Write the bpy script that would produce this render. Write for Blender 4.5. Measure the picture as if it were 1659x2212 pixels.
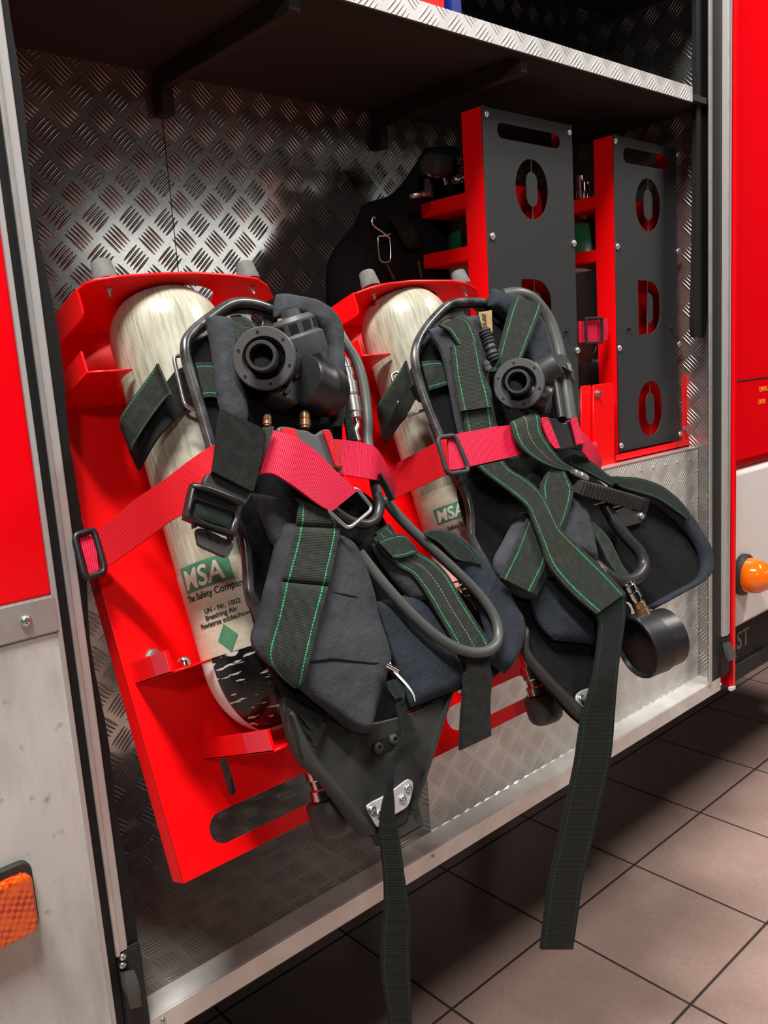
import bpy, bmesh, math, random
from math import sin, cos, pi, radians
from mathutils import Vector, Matrix, noise
random.seed(7)
for o in list(bpy.data.objects): bpy.data.objects.remove(o)
S = bpy.context.scene
COL = S.collection
# ------------------------------------------------------------------ camera
W_, H_, FPX = 1659.0, 2212.0, 1836.7
CAM = Vector((0, -1.1, 1.6))
MR = (Vector((0.74153505, -0.66759547, -0.06664884)),      # image right
      Vector((-0.16527344, -0.08548767, -0.98253577)),     # image down
      Vector((0.65023878, 0.7395999, -0.1737279)))         # forward
cd = bpy.data.cameras.new('camera'); cam = bpy.data.objects.new('camera', cd); COL.objects.link(cam)
cd.sensor_fit = 'VERTICAL'; cd.sensor_height = 36.0; cd.lens = FPX / H_ * 36.0
cd.clip_start = 0.02; cd.clip_end = 60
m3 = Matrix((MR[0], -MR[1], -MR[2])).transposed()
cam.matrix_world = Matrix.Translation(CAM) @ m3.to_4x4()
S.camera = cam
# ------------------------------------------------------------------ light
wd = bpy.data.worlds.new('World'); S.world = wd; wd.use_nodes = True
wd.node_tree.nodes['Background'].inputs[0].default_value = (0.75, 0.8, 0.9, 1)
wd.node_tree.nodes['Background'].inputs[1].default_value = 0.006
def area(name, loc, target, sx, sy, power, col=(1, 1, 1)):
    l = bpy.data.lights.new(name, 'AREA'); l.shape = 'RECTANGLE'; l.size = sx; l.size_y = sy
    l.energy = power; l.color = col
    o = bpy.data.objects.new(name, l); COL.objects.link(o); o.location = loc
    o.rotation_euler = (Vector(target) - Vector(loc)).to_track_quat('-Z', 'Y').to_euler()
    return o
def spot(name, loc, target, power, angle, blend, size, col=(1, 1, 1)):
    l = bpy.data.lights.new(name, 'SPOT'); l.energy = power; l.spot_size = radians(angle); l.spot_blend = blend
    l.shadow_soft_size = size; l.color = col
    o = bpy.data.objects.new(name, l); COL.objects.link(o); o.location = loc
    o.rotation_euler = (Vector(target) - Vector(loc)).to_track_quat('-Z', 'Y').to_euler()
    return o
spot('added_fill_spot', (-1.4, -3.2, 3.35), (1.0, 0.1, 1.70), 125, 30, 0.6, 0.14, (1, 0.98, 0.95))  # unseen spot, added for highlights from the left and a brighter locker wall
area('hall_window', (5.0, -4.7, 2.62), (2.4, 0.4, 1.8), 3.6, 0.62, 16, (0.98, 1, 0.96))
area('hall_ceiling_lamp', (-0.25, -0.8, 4.5), (0.75, -0.25, 0.8), 1.2, 0.25, 210, (1, 0.97, 0.93))
area('hall_far_lamp', (3.2, -1.6, 4.4), (2.3, -1.0, 0.0), 1.4, 0.3, 120, (1, 0.93, 0.88))
S.view_settings.view_transform = 'Standard'; S.view_settings.look = 'None'
S.view_settings.exposure = 0.12; S.view_settings.gamma = 1.0; S.view_settings.use_curve_mapping = False
# ------------------------------------------------------------------ pixel rays -> points on the planes things stand in
def ray(px, py):
    return MR[0] * ((px - 829.5) / FPX) + MR[1] * ((py - 1106.0) / FPX) + MR[2]
class Frame:
    def __init__(s, o, ex, ey, n): s.o, s.ex, s.ey, s.n = Vector(o), Vector(ex), Vector(ey), Vector(n)
    def pt(s, a, b, c=0.0): return s.o + s.ex * a + s.ey * b + s.n * c
    def hit(s, px, py, c=0.0):
        r = ray(px, py); q = s.o + s.n * c
        return CAM + r * ((q - CAM).dot(s.n) / r.dot(s.n))
    def ab(s, px, py, c=0.0):
        d = s.hit(px, py, c) - s.o
        return (d.dot(s.ex), d.dot(s.ey))
    def shifted(s, a=0, b=0, c=0): return Frame(s.pt(a, b, c), s.ex, s.ey, s.n)
TILT = radians(21.0)
EX = Vector((1, 0, 0)); EV = Vector((0, sin(TILT), cos(TILT))); EW = Vector((0, -cos(TILT), sin(TILT)))
PITCH = 0.47
R1 = Frame((0.454, -0.132, 0.938), EX, EV, EW)            # front face of the first leaning rack
R2 = R1.shifted(PITCH)
def V(y): return Frame((0, y, 0), (1, 0, 0), (0, 0, 1), (0, -1, 0))
def Wp(px, py, w): return R1.hit(px, py, w)
def Yp(px, py, y): return V(y).hit(px, py)
# ------------------------------------------------------------------ object helpers
CUR = {'root': None}
def empty(name, loc, label=None, cat=None, group=None, kind=None):
    o = bpy.data.objects.new(name, None); COL.objects.link(o); o.location = loc; o.empty_display_size = 0.05
    tag(o, label, cat, group, kind); return o
def tag(o, label=None, cat=None, group=None, kind=None):
    if label: o['label'] = label
    if cat: o['category'] = cat
    if group: o['group'] = group
    if kind: o['kind'] = kind
def rootloc(p):
    v = Vector((0, 0, 0))
    while p: v = v + p.location; p = p.parent
    return v
def link(name, me, mat, parent, smooth=True, label=None):
    o = bpy.data.objects.new(name, me); COL.objects.link(o)
    if parent:
        off = rootloc(parent); me.transform(Matrix.Translation(-off)); o.parent = parent
    if mat is not None:
        me.materials.clear()
        for m in (mat if isinstance(mat, (list, tuple)) else [mat]): me.materials.append(m)
    if smooth:
        me.polygons.foreach_set('use_smooth', [True] * len(me.polygons))
        try: me.set_sharp_from_angle(angle=radians(38))
        except Exception: pass
    me.update()
    if label: o['label'] = label
    return o
def bm_done(bm, name):
    bmesh.ops.recalc_face_normals(bm, faces=bm.faces[:])
    me = bpy.data.meshes.new(name); bm.to_mesh(me); bm.free(); return me
def box(name, x0, x1, y0, y1, z0, z1, mat, parent, bevel=0.0, seg=2, label=None):
    return fbox(name, Frame((0, 0, 0), (1, 0, 0), (0, 1, 0), (0, 0, 1)), x0, x1, y0, y1, z0, z1, mat, parent, bevel, seg, label)
def fbox(name, fr, a0, a1, b0, b1, c0, c1, mat, parent, bevel=0.0, seg=2, label=None):
    bm = bmesh.new()
    vs = [bm.verts.new(fr.pt(a, b, c)) for a in (a0, a1) for b in (b0, b1) for c in (c0, c1)]
    for f in ((0, 1, 3, 2), (4, 6, 7, 5), (0, 4, 5, 1), (2, 3, 7, 6), (0, 2, 6, 4), (1, 5, 7, 3)): bm.faces.new([vs[i] for i in f])
    bmesh.ops.recalc_face_normals(bm, faces=bm.faces[:])
    if bevel > 0: bmesh.ops.bevel(bm, geom=bm.edges[:], offset=bevel, segments=seg, affect='EDGES')
    return link(name, bm_done(bm, name), mat, parent, bevel > 0, label)
def curve_mesh(cu, name):
    o = bpy.data.objects.new('tmp', cu); COL.objects.link(o); bpy.context.view_layer.update()
    dg = bpy.context.evaluated_depsgraph_get()
    me = bpy.data.meshes.new_from_object(o.evaluated_get(dg)); me.name = name
    bpy.data.objects.remove(o); bpy.data.curves.remove(cu); return me
def frmat(fr):
    return Matrix((fr.ex.to_4d(), fr.ey.to_4d(), fr.n.to_4d(), fr.o.to_4d())).transposed()
def plate(name, loops, fr, thick, mat, parent, bevel=0.0, off=0.0, smooth=True, label=None):
    """flat sheet with holes: loops[0] outline, others holes; front face at frame offset `off`, thickness goes behind"""
    cu = bpy.data.curves.new(name, 'CURVE'); cu.dimensions = '2D'; cu.fill_mode = 'BOTH'
    cu.extrude = max(thick / 2 - bevel, 1e-5); cu.bevel_depth = bevel; cu.bevel_resolution = 1
    if bevel > 0: cu.offset = -bevel
    for lp in loops:
        sp = cu.splines.new('POLY'); sp.points.add(len(lp) - 1); sp.use_cyclic_u = True
        for i, p in enumerate(lp): sp.points[i].co = (p[0], p[1], 0, 1)
    me = curve_mesh(cu, name)
    M = frmat(fr).copy(); M[0][3] = M[1][3] = M[2][3] = 0
    for i in range(3):
        for j in range(3): pass
    m4 = Matrix.Identity(4)
    for i in range(3): m4[i][0], m4[i][1], m4[i][2] = fr.ex[i], fr.ey[i], fr.n[i]
    q = fr.o + fr.n * (off - thick / 2)
    for i in range(3): m4[i][3] = q[i]
    me.transform(m4)
    bm = bmesh.new(); bm.from_mesh(me); bmesh.ops.remove_doubles(bm, verts=bm.verts[:], dist=1e-6)
    bmesh.ops.recalc_face_normals(bm, faces=bm.faces[:]); bm.to_mesh(me); bm.free()
    return link(name, me, mat, parent, False, label)
def text_mesh(name, body, size, extrude=0.0002, shear=0.0, bold=0.0, align='LEFT', sx=1.0, spacing=1.0):
    cu = bpy.data.curves.new(name, 'FONT'); cu.body = body; cu.size = size; cu.extrude = extrude
    cu.shear = shear; cu.offset = bold; cu.align_x = align; cu.space_character = spacing; cu.resolution_u = 4
    me = curve_mesh(cu, name)
    if sx != 1: me.transform(Matrix.Diagonal((sx, 1, 1, 1)))
    return me
def place_mesh(me, fr, mat, parent, name, off=0.0):
    m4 = Matrix.Identity(4); q = fr.o + fr.n * off
    for i in range(3): m4[i][0], m4[i][1], m4[i][2], m4[i][3] = fr.ex[i], fr.ey[i], fr.n[i], q[i]
    me.transform(m4); return link(name, me, mat, parent, False)
def cr(pts, n, closed=False):
    """Catmull-Rom through points, n steps per span"""
    pts = [Vector(p) for p in pts]; L = len(pts); out = []
    rng = L if closed else L - 1
    for i in range(rng):
        p1, p2 = pts[i], pts[(i + 1) % L]
        p0 = pts[i - 1] if (i > 0 or closed) else p1 * 2 - p2
        p3 = pts[(i + 2) % L] if (i + 2 < L or closed) else p2 * 2 - p1
        for k in range(n):
            t = k / n
            out.append(0.5 * ((2 * p1) + (p2 - p0) * t + (2 * p0 - 5 * p1 + 4 * p2 - p3) * t * t + (3 * p1 - p0 - 3 * p2 + p3) * t ** 3))
    if not closed: out.append(pts[-1].copy())
    return out
def tube(name, pts, r, mat, parent, closed=False, n=5, seg=10, flat=None, label=None, spline=True, ribs=None):
    P = cr(pts, n, closed) if spline else [Vector(p) for p in pts]
    L = len(P); bm = bmesh.new(); uvl = bm.loops.layers.uv.new('UVMap')
    rings = []; nrm = None; lens = [0.0]
    for i in range(L):
        if i: lens.append(lens[-1] + (P[i] - P[i - 1]).length)
        a = P[i - 1] if (i > 0 or closed) else P[i]; b = P[(i + 1) % L] if (i < L - 1 or closed) else P[i]
        t = (b - a).normalized()
        if nrm is None:
            nrm = t.cross(Vector((0.31, 0.52, 0.79))).normalized()
        nrm = (nrm - t * nrm.dot(t)).normalized(); bn = t.cross(nrm)
        rr = r[min(int(i / max(L - 1, 1) * (len(r) - 1) + 0.5), len(r) - 1)] if isinstance(r, (list, tuple)) else r
        if ribs: rr = rr * (1 + ribs[1] * (1 if (int(lens[-1] / ribs[0] * 2) % 2) else -1))
        rings.append([bm.verts.new(P[i] + nrm * (cos(2 * pi * k / seg) * rr) + bn * (sin(2 * pi * k / seg) * rr)) for k in range(seg)])
    for i in range(L if closed else L - 1):
        A, B = rings[i], rings[(i + 1) % L]
        va = lens[i]; vb = lens[i + 1] if i + 1 < L else lens[i] + 0.01
        for k in range(seg):
            f = bm.faces.new((A[k], A[(k + 1) % seg], B[(k + 1) % seg], B[k]))
            for lp, uv in zip(f.loops, ((k / seg, va), ((k + 1) / seg, va), ((k + 1) / seg, vb), (k / seg, vb))): lp[uvl].uv = uv
    if not closed:
        bm.faces.new(rings[0]); bm.faces.new(rings[-1])
    return link(name, bm_done(bm, name), mat, parent, True, label)
def lathe(name, prof, o, axis, mat, parent, seg=28, label=None, cap=True, up=None):
    """prof: (radius, height along axis)"""
    ax = Vector(axis).normalized(); u = ax.orthogonal().normalized() if up is None else (Vector(up) - ax * Vector(up).dot(ax)).normalized()
    v = ax.cross(u); o = Vector(o)
    bm = bmesh.new(); rings = []
    for r, h in prof:
        rings.append([bm.verts.new(o + ax * h + (u * cos(2 * pi * k / seg) + v * sin(2 * pi * k / seg)) * max(r, 1e-5)) for k in range(seg)])
    for A, B in zip(rings, rings[1:]):
        for k in range(seg): bm.faces.new((A[k], A[(k + 1) % seg], B[(k + 1) % seg], B[k]))
    if cap:
        bm.faces.new(rings[0]); bm.faces.new(rings[-1])
    bmesh.ops.remove_doubles(bm, verts=bm.verts[:], dist=2e-6)
    return link(name, bm_done(bm, name), mat, parent, True, label)
def strap(name, pairs, th, mat, parent, prof='flat', n=5, nx=None, wr=0.0, seed=0, label=None, spline=True, wsc=28.0):
    """ribbon or padded strip through pairs of edge points (left, right)"""
    Ls = cr([p[0] for p in pairs], n) if spline else [Vector(p[0]) for p in pairs]
    Rs = cr([p[1] for p in pairs], n) if spline else [Vector(p[1]) for p in pairs]
    nx = nx or (12 if prof == 'pad' else 4)
    M = len(Ls); C = [(a + b) / 2 for a, b in zip(Ls, Rs)]
    bm = bmesh.new(); uvl = bm.loops.layers.uv.new('UVMap')
    rows = []; ln = 0.0; lens = []; pn = None
    for i in range(M):
        if i: ln += (C[i] - C[i - 1]).length
        lens.append(ln)
        t = C[min(i + 1, M - 1)] - C[max(i - 1, 0)]; a = Rs[i] - Ls[i]
        nn = a.cross(t)
        if nn.length < 1e-9: nn = pn if pn else (CAM - C[i])
        nn = nn.normalized()
        if pn is None:
            if nn.dot(CAM - C[i]) < 0: nn = -nn
        elif nn.dot(pn) < 0: nn = -nn
        pn = nn
        endf = 1.0
        if prof == 'pad':
            e = min(i, M - 1 - i) / max(1.0, n * 0.6); endf = min(1.0, math.sqrt(max(0.0, 1 - (1 - min(1, e)) ** 2)) * 0.85 + 0.15)
        top = []; bot = []
        for k in range(nx + 1):
            s = k / nx
            if prof == 'pad':
                h = max(0.06, (1 - abs(2 * s - 1) ** 3.0)) ** 0.6 * th / 2 * endf
                s2 = 0.5 - 0.5 * cos(pi * s) * (0.35) - (0.5 - s) * 0.65
                q = Ls[i].lerp(Rs[i], s2)
                if wr:
                    w = noise.noise(Vector((q.x * wsc + seed, q.y * wsc, q.z * wsc * 1.6))) + 0.5 * noise.noise(q * wsc * 2.3 + Vector((seed, 3, 1)))
                    h2 = h + wr * w
                else: h2 = h
                top.append(bm.verts.new(q + nn * h2)); bot.append(bm.verts.new(q - nn * h))
            else:
                q = Ls[i].lerp(Rs[i], s)
                top.append(bm.verts.new(q + nn * th / 2)); bot.append(bm.verts.new(q - nn * th / 2))
        rows.append((top, bot))
    def face(vs, uvs):
        f = bm.faces.new(vs)
        for lp, uv in zip(f.loops, uvs): lp[uvl].uv = uv
    for i in range(M - 1):
        for j in (0, 1):
            A, B = rows[i][j], rows[i + 1][j]
            for k in range(nx):
                face((A[k], A[k + 1], B[k + 1], B[k]), ((k / nx, lens[i]), ((k + 1) / nx, lens[i]), ((k + 1) / nx, lens[i + 1]), (k / nx, lens[i + 1])))
        for k, u in ((0, 0.0), (nx, 1.0)):
            face((rows[i][0][k], rows[i][1][k], rows[i + 1][1][k], rows[i + 1][0][k]), ((u, lens[i]), (u, lens[i]), (u, lens[i + 1]), (u, lens[i + 1])))
    for i in (0, M - 1):
        bm.faces.new(rows[i][0] + rows[i][1][::-1])
    return link(name, bm_done(bm, name), mat, parent, True, label)
def arc(cx, cy, r, a0, a1, n=12, ry=None):
    ry = r if ry is None else ry
    return [(cx + r * cos(radians(a0 + (a1 - a0) * i / n)), cy + ry * sin(radians(a0 + (a1 - a0) * i / n))) for i in range(n + 1)]
def slot(cx, cy, w, h, n=8):
    """stadium loop lying along x"""
    r = h / 2
    return arc(cx + w / 2 - r, cy, r, -90, 90, n) + arc(cx - w / 2 + r, cy, r, 90, 270, n)
def rrect(x0, x1, y0, y1, r, n=4):
    return arc(x1 - r, y0 + r, r, -90, 0, n) + arc(x1 - r, y1 - r, r, 0, 90, n) + arc(x0 + r, y1 - r, r, 90, 180, n) + arc(x0 + r, y0 + r, r, 180, 270, n)
def screw(name, o, axis, r, mat, parent, h=None, label=None):
    h = h or r * 0.7
    s = lathe(name, [(0, -0.001), (r, -0.001), (r, h * .35), (r * .86, h * .75), (r * .5, h), (r * .42, h), (r * .36, h * .45), (0, h * .45)], o, axis, mat, parent, 14, label)
    return s
def hexbolt(name, o, axis, r, h, mat, parent, label=None):
    return lathe(name, [(0, 0), (r * 1.35, 0), (r * 1.35, h * .2), (r, h * .21), (r, h * .95), (r * .85, h), (0, h)], o, axis, mat, parent, 6, label)
# ------------------------------------------------------------------ materials
class NT:
    def __init__(s, name):
        s.m = bpy.data.materials.new(name); s.m.use_nodes = True; s.t = s.m.node_tree; s.b = s.t.nodes['Principled BSDF']
    def n(s, t, **kw):
        nd = s.t.nodes.new(t)
        for k, v in kw.items(): setattr(nd, k, v)
        return nd
    def l(s, a, b): s.t.links.new(a, b)
    def set(s, i, v): s.b.inputs[i].default_value = v
    def math(s, op, a, b=None, c=None):
        nd = s.n('ShaderNodeMath', operation=op)
        for i, x in enumerate((a, b, c)):
            if x is None: continue
            if isinstance(x, (int, float)): nd.inputs[i].default_value = x
            else: s.l(x, nd.inputs[i])
        return nd.outputs[0]
    def mix(s, fac, c1, c2):
        nd = s.n('ShaderNodeMix', data_type='RGBA')
        for i, x in ((0, fac), (6, c1), (7, c2)):
            if isinstance(x, (int, float)): nd.inputs[i].default_value = x
            elif isinstance(x, tuple): nd.inputs[i].default_value = (*x, 1)
            else: s.l(x, nd.inputs[i])
        return nd.outputs[2]
    def noise(s, scale, detail=4, vec=None, rough=0.55):
        nd = s.n('ShaderNodeTexNoise'); nd.inputs['Scale'].default_value = scale; nd.inputs['Detail'].default_value = detail
        nd.inputs['Roughness'].default_value = rough
        if vec is None: vec = s.geo()
        s.l(vec, nd.inputs['Vector']); return nd.outputs['Fac']
    def geo(s): return s.n('ShaderNodeNewGeometry').outputs['Position']
    def mapv(s, vec, sc):
        nd = s.n('ShaderNodeMapping'); nd.inputs['Scale'].default_value = sc; s.l(vec, nd.inputs['Vector']); return nd.outputs[0]
    def ramp(s, fac, p0, p1, c0=(0, 0, 0), c1=(1, 1, 1)):
        nd = s.n('ShaderNodeValToRGB'); nd.color_ramp.elements[0].position = p0; nd.color_ramp.elements[1].position = p1
        nd.color_ramp.elements[0].color = (*c0, 1); nd.color_ramp.elements[1].color = (*c1, 1)
        s.l(fac, nd.inputs[0]); return nd.outputs[0]
    def bump(s, h, strength=1.0, dist=0.001):
        nd = s.n('ShaderNodeBump'); nd.inputs['Strength'].default_value = strength; nd.inputs['Distance'].default_value = dist
        s.l(h, nd.inputs['Height']); s.l(nd.outputs[0], s.b.inputs['Normal'])
    def col(s, c):
        if isinstance(c, tuple): s.set('Base Color', (*c, 1))
        else: s.l(c, s.b.inputs['Base Color'])
def simple(name, c, rough=0.5, metal=0.0, spec=0.5, nz=None, coat=0.0, bumpv=None):
    a = NT(name); a.set('Roughness', rough); a.set('Metallic', metal); a.set('Specular IOR Level', spec)
    if coat: a.set('Coat Weight', coat); a.set('Coat Roughness', 0.1)
    if nz:
        f = a.noise(nz[0], 6); r = a.ramp(f, 0.35, 0.7); a.col(a.mix(r, c, nz[1]))
    else: a.col(c)
    if bumpv: a.bump(a.noise(bumpv[0], 3), 1.0, bumpv[1])
    return a.m
def tread(name, ax, base=(0.55, 0.54, 0.52), cell=0.0506, rough=0.13, metal=0.86, off=(0, 0), rot45=True):
    a = NT(name); g = a.geo(); sp = a.n('ShaderNodeSeparateXYZ'); a.l(g, sp.inputs[0])
    x = a.math('ADD', sp.outputs['XYZ'.index(ax[0])], off[0]); y = a.math('ADD', sp.outputs['XYZ'.index(ax[1])], off[1])
    k = 1 / (math.sqrt(2) * cell)
    if rot45:
        p = a.math('MULTIPLY', a.math('ADD', x, y), k); q = a.math('MULTIPLY', a.math('SUBTRACT', x, y), k)
    else:
        p = a.math('MULTIPLY', x, 1 / cell); q = a.math('MULTIPLY', y, 1 / cell)
    ip, iq = a.math('FLOOR', p), a.math('FLOOR', q)
    par = a.math('FLOORED_MODULO', a.math('ADD', ip, iq), 2.0)
    fa = a.math('SUBTRACT', a.math('FRACT', p), 0.5); fb = a.math('SUBTRACT', a.math('FRACT', q), 0.5)
    d = a.math('SUBTRACT', fb, fa)
    ac = a.math('ADD', fa, a.math('MULTIPLY', d, par)); al = a.math('SUBTRACT', fb, a.math('MULTIPLY', d, par))
    t = a.math('MULTIPLY', a.math('SUBTRACT', a.math('FRACT', a.math('ADD', a.math('DIVIDE', ac, 0.155), 0.5)), 0.5), 0.155)
    e1 = a.math('POWER', a.math('DIVIDE', t, 0.052), 2.0); e2 = a.math('POWER', a.math('DIVIDE', al, 0.43), 2.0)
    h = a.math('MAXIMUM', a.math('SUBTRACT', 1.0, a.math('ADD', e1, e2)), 0.0)
    mk = a.math('LESS_THAN', a.math('ABSOLUTE', ac), 0.388)
    h = a.math('MULTIPLY', a.math('POWER', h, 0.6), mk)
    nz = a.noise(9, 5); nz2 = a.noise(160, 3)
    nz3 = a.noise(7, 2); hh = a.math('ADD', a.math('ADD', h, a.math('MULTIPLY', nz2, 0.006)), a.math('MULTIPLY', nz3, 0.22))
    a.bump(hh, 1.0, 0.0022)
    dirt = a.ramp(nz, 0.3, 0.75)
    a.col(a.mix(dirt, tuple(v * 0.72 for v in base), base))
    a.set('Metallic', metal)
    rr = a.math('ADD', a.math('MULTIPLY', nz2, 0.1), rough - 0.03); a.l(rr, a.b.inputs['Roughness'])
    return a.m
def webbing(name, base, stitch=(0.03, 0.42, 0.22), edge=(0.12, 0.88), pitch=0.0022, mid=None, rough=0.85, w=0.014, fuzz=0.25):
    a = NT(name); uv = a.n('ShaderNodeUVMap').outputs[0]; sp = a.n('ShaderNodeSeparateXYZ'); a.l(uv, sp.inputs[0])
    u, v = sp.outputs[0], sp.outputs[1]
    rib = a.math('ABSOLUTE', a.math('SINE', a.math('MULTIPLY', v, pi / pitch)))
    cross = a.math('ABSOLUTE', a.math('SINE', a.math('MULTIPLY', u, pi * 22)))
    wv = a.math('MULTIPLY', rib, a.math('ADD', 0.55, a.math('MULTIPLY', cross, 0.45)))
    nz = a.noise(90, 4); c = a.mix(wv, tuple(x * 0.55 for x in base), base)
    c = a.mix(a.math('MULTIPLY', a.ramp(nz, 0.45, 0.75), fuzz), c, tuple(min(1, x * 2.2 + 0.02) for x in base))
    h = wv
    if stitch:
        m = None
        jig = a.math('MULTIPLY', a.math('SUBTRACT', a.noise(400, 1), 0.5), 0.03)
        uu = a.math('ADD', u, jig)
        for e in edge:
            k = a.math('LESS_THAN', a.math('ABSOLUTE', a.math('SUBTRACT', uu, e)), w)
            m = k if m is None else a.math('MAXIMUM', m, k)
        dash = a.math('GREATER_THAN', a.math('SINE', a.math('MULTIPLY', v, 2 * pi / 0.0042)), -0.75)
        m = a.math('MULTIPLY', m, dash)
        c = a.mix(m, c, stitch); h = a.math('ADD', h, m)
    if mid:
        k = a.math('LESS_THAN', a.math('ABSOLUTE', a.math('SUBTRACT', u, 0.5)), 0.012)
        k = a.math('MULTIPLY', k, a.math('GREATER_THAN', a.math('SINE', a.math('MULTIPLY', v, 2 * pi / 0.005)), -0.5))
        c = a.mix(k, c, mid)
    a.col(c); a.set('Roughness', rough); a.set('Specular IOR Level', 0.3); a.bump(h, 0.9, 0.0007)
    return a.m
def fabric(name, base, sc=1.0):
    a = NT(name); g = a.geo()
    n1 = a.noise(14 * sc, 5); n2 = a.noise(900, 2); n3 = a.noise(60 * sc, 4)
    c = a.mix(a.ramp(n1, 0.3, 0.75), tuple(x * 0.75 for x in base), tuple(min(1, x * 1.25) for x in base))
    c = a.mix(a.math('MULTIPLY', a.ramp(n2, 0.5, 0.8), 0.35), c, tuple(min(1, x * 1.9) for x in base))
    a.col(c); a.set('Roughness', 0.9); a.set('Specular IOR Level', 0.2); a.set('Sheen Weight', 0.015)
    h = a.math('ADD', a.math('MULTIPLY', n3, 1.0), a.math('MULTIPLY', n2, 0.12)); a.bump(h, 0.8, 0.004)
    return a.m
MAT = {}
MAT['red'] = simple('red_powder_coat', (0.92, 0.0012, 0.003), 0.38, 0, 0.35)
MAT['redbody'] = simple('red_body_paint', (0.86, 0.001, 0.006), 0.22, 0, 0.4, coat=0.4)
MAT['redtape'] = simple('red_reflective_tape', (0.8, 0.03, 0.06), 0.35, 0, 0.6)
def grimy():
    a = NT('grimy_white_body_paint'); n1 = a.noise(1.0, 7, a.mapv(a.geo(), (9, 9, 2.2)), 0.65); n2 = a.noise(55, 5); n3 = a.noise(2.2, 3)
    c = a.mix(a.ramp(n1, 0.48, 0.75), (0.66, 0.66, 0.62), (0.40, 0.39, 0.36))
    c = a.mix(a.math('MULTIPLY', a.math('MULTIPLY', a.ramp(n2, 0.62, 0.75), a.ramp(n3, 0.4, 0.6)), 0.7), c, (0.22, 0.2, 0.18))
    a.col(c); a.set('Roughness', 0.4); a.set('Specular IOR Level', 0.4); return a.m
MAT['white'] = grimy()
MAT['whiteclean'] = simple('white_wing_paint', (0.78, 0.74, 0.70), 0.3, 0, 0.4)
MAT['alu'] = simple('brushed_aluminium', (0.62, 0.61, 0.59), 0.38, 0.7, 0.5, nz=(20, (0.5, 0.49, 0.47)))
MAT['sill'] = simple('pale_aluminium_rail', (0.74, 0.73, 0.7), 0.38, 0.35, 0.5, nz=(16, (0.6, 0.58, 0.55)))
MAT['alustrip'] = simple('anodised_strip', (0.55, 0.53, 0.52), 0.42, 0.45, 0.5)
MAT['seal'] = simple('black_rubber_seal', (0.006, 0.006, 0.006), 0.6, 0, 0.3)
MAT['dark'] = simple('dark_track', (0.02, 0.02, 0.019), 0.55, 0, 0.3)
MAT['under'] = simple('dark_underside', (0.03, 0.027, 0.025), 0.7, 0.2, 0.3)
MAT['plateg'] = simple('grey_powder_coat', (0.027, 0.029, 0.031), 0.55, 0, 0.4, bumpv=(700, 0.0003))
MAT['black'] = simple('black_plastic', (0.012, 0.012, 0.013), 0.38, 0, 0.5, bumpv=(500, 0.0001))
MAT['blackm'] = simple('matt_black_plastic', (0.02, 0.021, 0.021), 0.55, 0, 0.45, nz=(14, (0.035, 0.035, 0.033)))
MAT['greyp'] = simple('dark_grey_plastic', (0.055, 0.056, 0.057), 0.5, 0, 0.5, bumpv=(400, 0.0001))
MAT['shell'] = simple('moulded_backplate', (0.012, 0.012, 0.0115), 0.5, 0, 0.45, nz=(7, (0.032, 0.030, 0.026)))
MAT['frame'] = simple('worn_black_tube', (0.02, 0.02, 0.022), 0.28, 0.25, 0.6, nz=(40, (0.12, 0.12, 0.12)))
MAT['hose'] = simple('grey_rubber_hose', (0.062, 0.066, 0.063), 0.42, 0, 0.5)
MAT['hoseb'] = simple('black_rubber_hose', (0.02, 0.02, 0.02), 0.4, 0, 0.5)
MAT['rubber'] = simple('grey_rubber_bumper', (0.16, 0.17, 0.16), 0.75, 0, 0.3, nz=(60, (0.1, 0.11, 0.1)))
MAT['chrome'] = simple('chrome', (0.8, 0.78, 0.75), 0.14, 1.0)
MAT['steel'] = simple('steel', (0.6, 0.6, 0.58), 0.3, 0.95)
MAT['zinc'] = simple('zinc_screw', (0.75, 0.76, 0.76), 0.25, 0.9)
MAT['brass'] = simple('brass', (0.62, 0.4, 0.22), 0.28, 0.9)
MAT['tag'] = simple('tan_leather_tag', (0.36, 0.24, 0.11), 0.7, 0, 0.3, nz=(80, (0.25, 0.16, 0.07)))
MAT['ink'] = simple('black_print', (0.02, 0.02, 0.018), 0.7)
MAT['green'] = simple('green_print', (0.05, 0.2, 0.1), 0.55, nz=(60, (0.09, 0.27, 0.15)))
MAT['greencyl'] = simple('green_cylinder_paint', (0.01, 0.16, 0.06), 0.35, coat=0.3)
MAT['whitecyl'] = simple('white_cylinder_paint', (0.4, 0.36, 0.34), 0.35, coat=0.3)
MAT['cream'] = simple('cream_print', (0.7, 0.68, 0.56), 0.55)
MAT['yellow'] = simple('orange_lettering', (0.9, 0.35, 0.02), 0.5)
MAT['flaptext'] = simple('worn_flap_lettering', (0.14, 0.10, 0.085), 0.6)
MAT['blue'] = simple('blue_plastic', (0.005, 0.02, 0.22), 0.4)
MAT['fab'] = fabric('charcoal_fabric', (0.038, 0.041, 0.047))
MAT['fabn'] = fabric('navy_fabric', (0.020, 0.025, 0.034))
MAT['fabd'] = fabric('black_fabric', (0.004, 0.004, 0.005))
MAT['web'] = webbing('green_webbing', (0.026, 0.033, 0.024))
MAT['webmid'] = webbing('green_webbing_centre_seam', (0.026, 0.033, 0.024), mid=(0.2, 0.24, 0.2))
MAT['webd'] = webbing('dark_green_webbing', (0.012, 0.019, 0.015), stitch=(0.01, 0.16, 0.08), fuzz=0.15)
MAT['webh'] = webbing('dark_hanging_webbing', (0.007, 0.011, 0.0095), stitch=(0.006, 0.06, 0.034), edge=(0.1, 0.9), fuzz=0.08)
MAT['velcro'] = webbing('black_hook_strip', (0.006, 0.006, 0.005), stitch=None, pitch=0.0016, fuzz=0.35)
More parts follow.
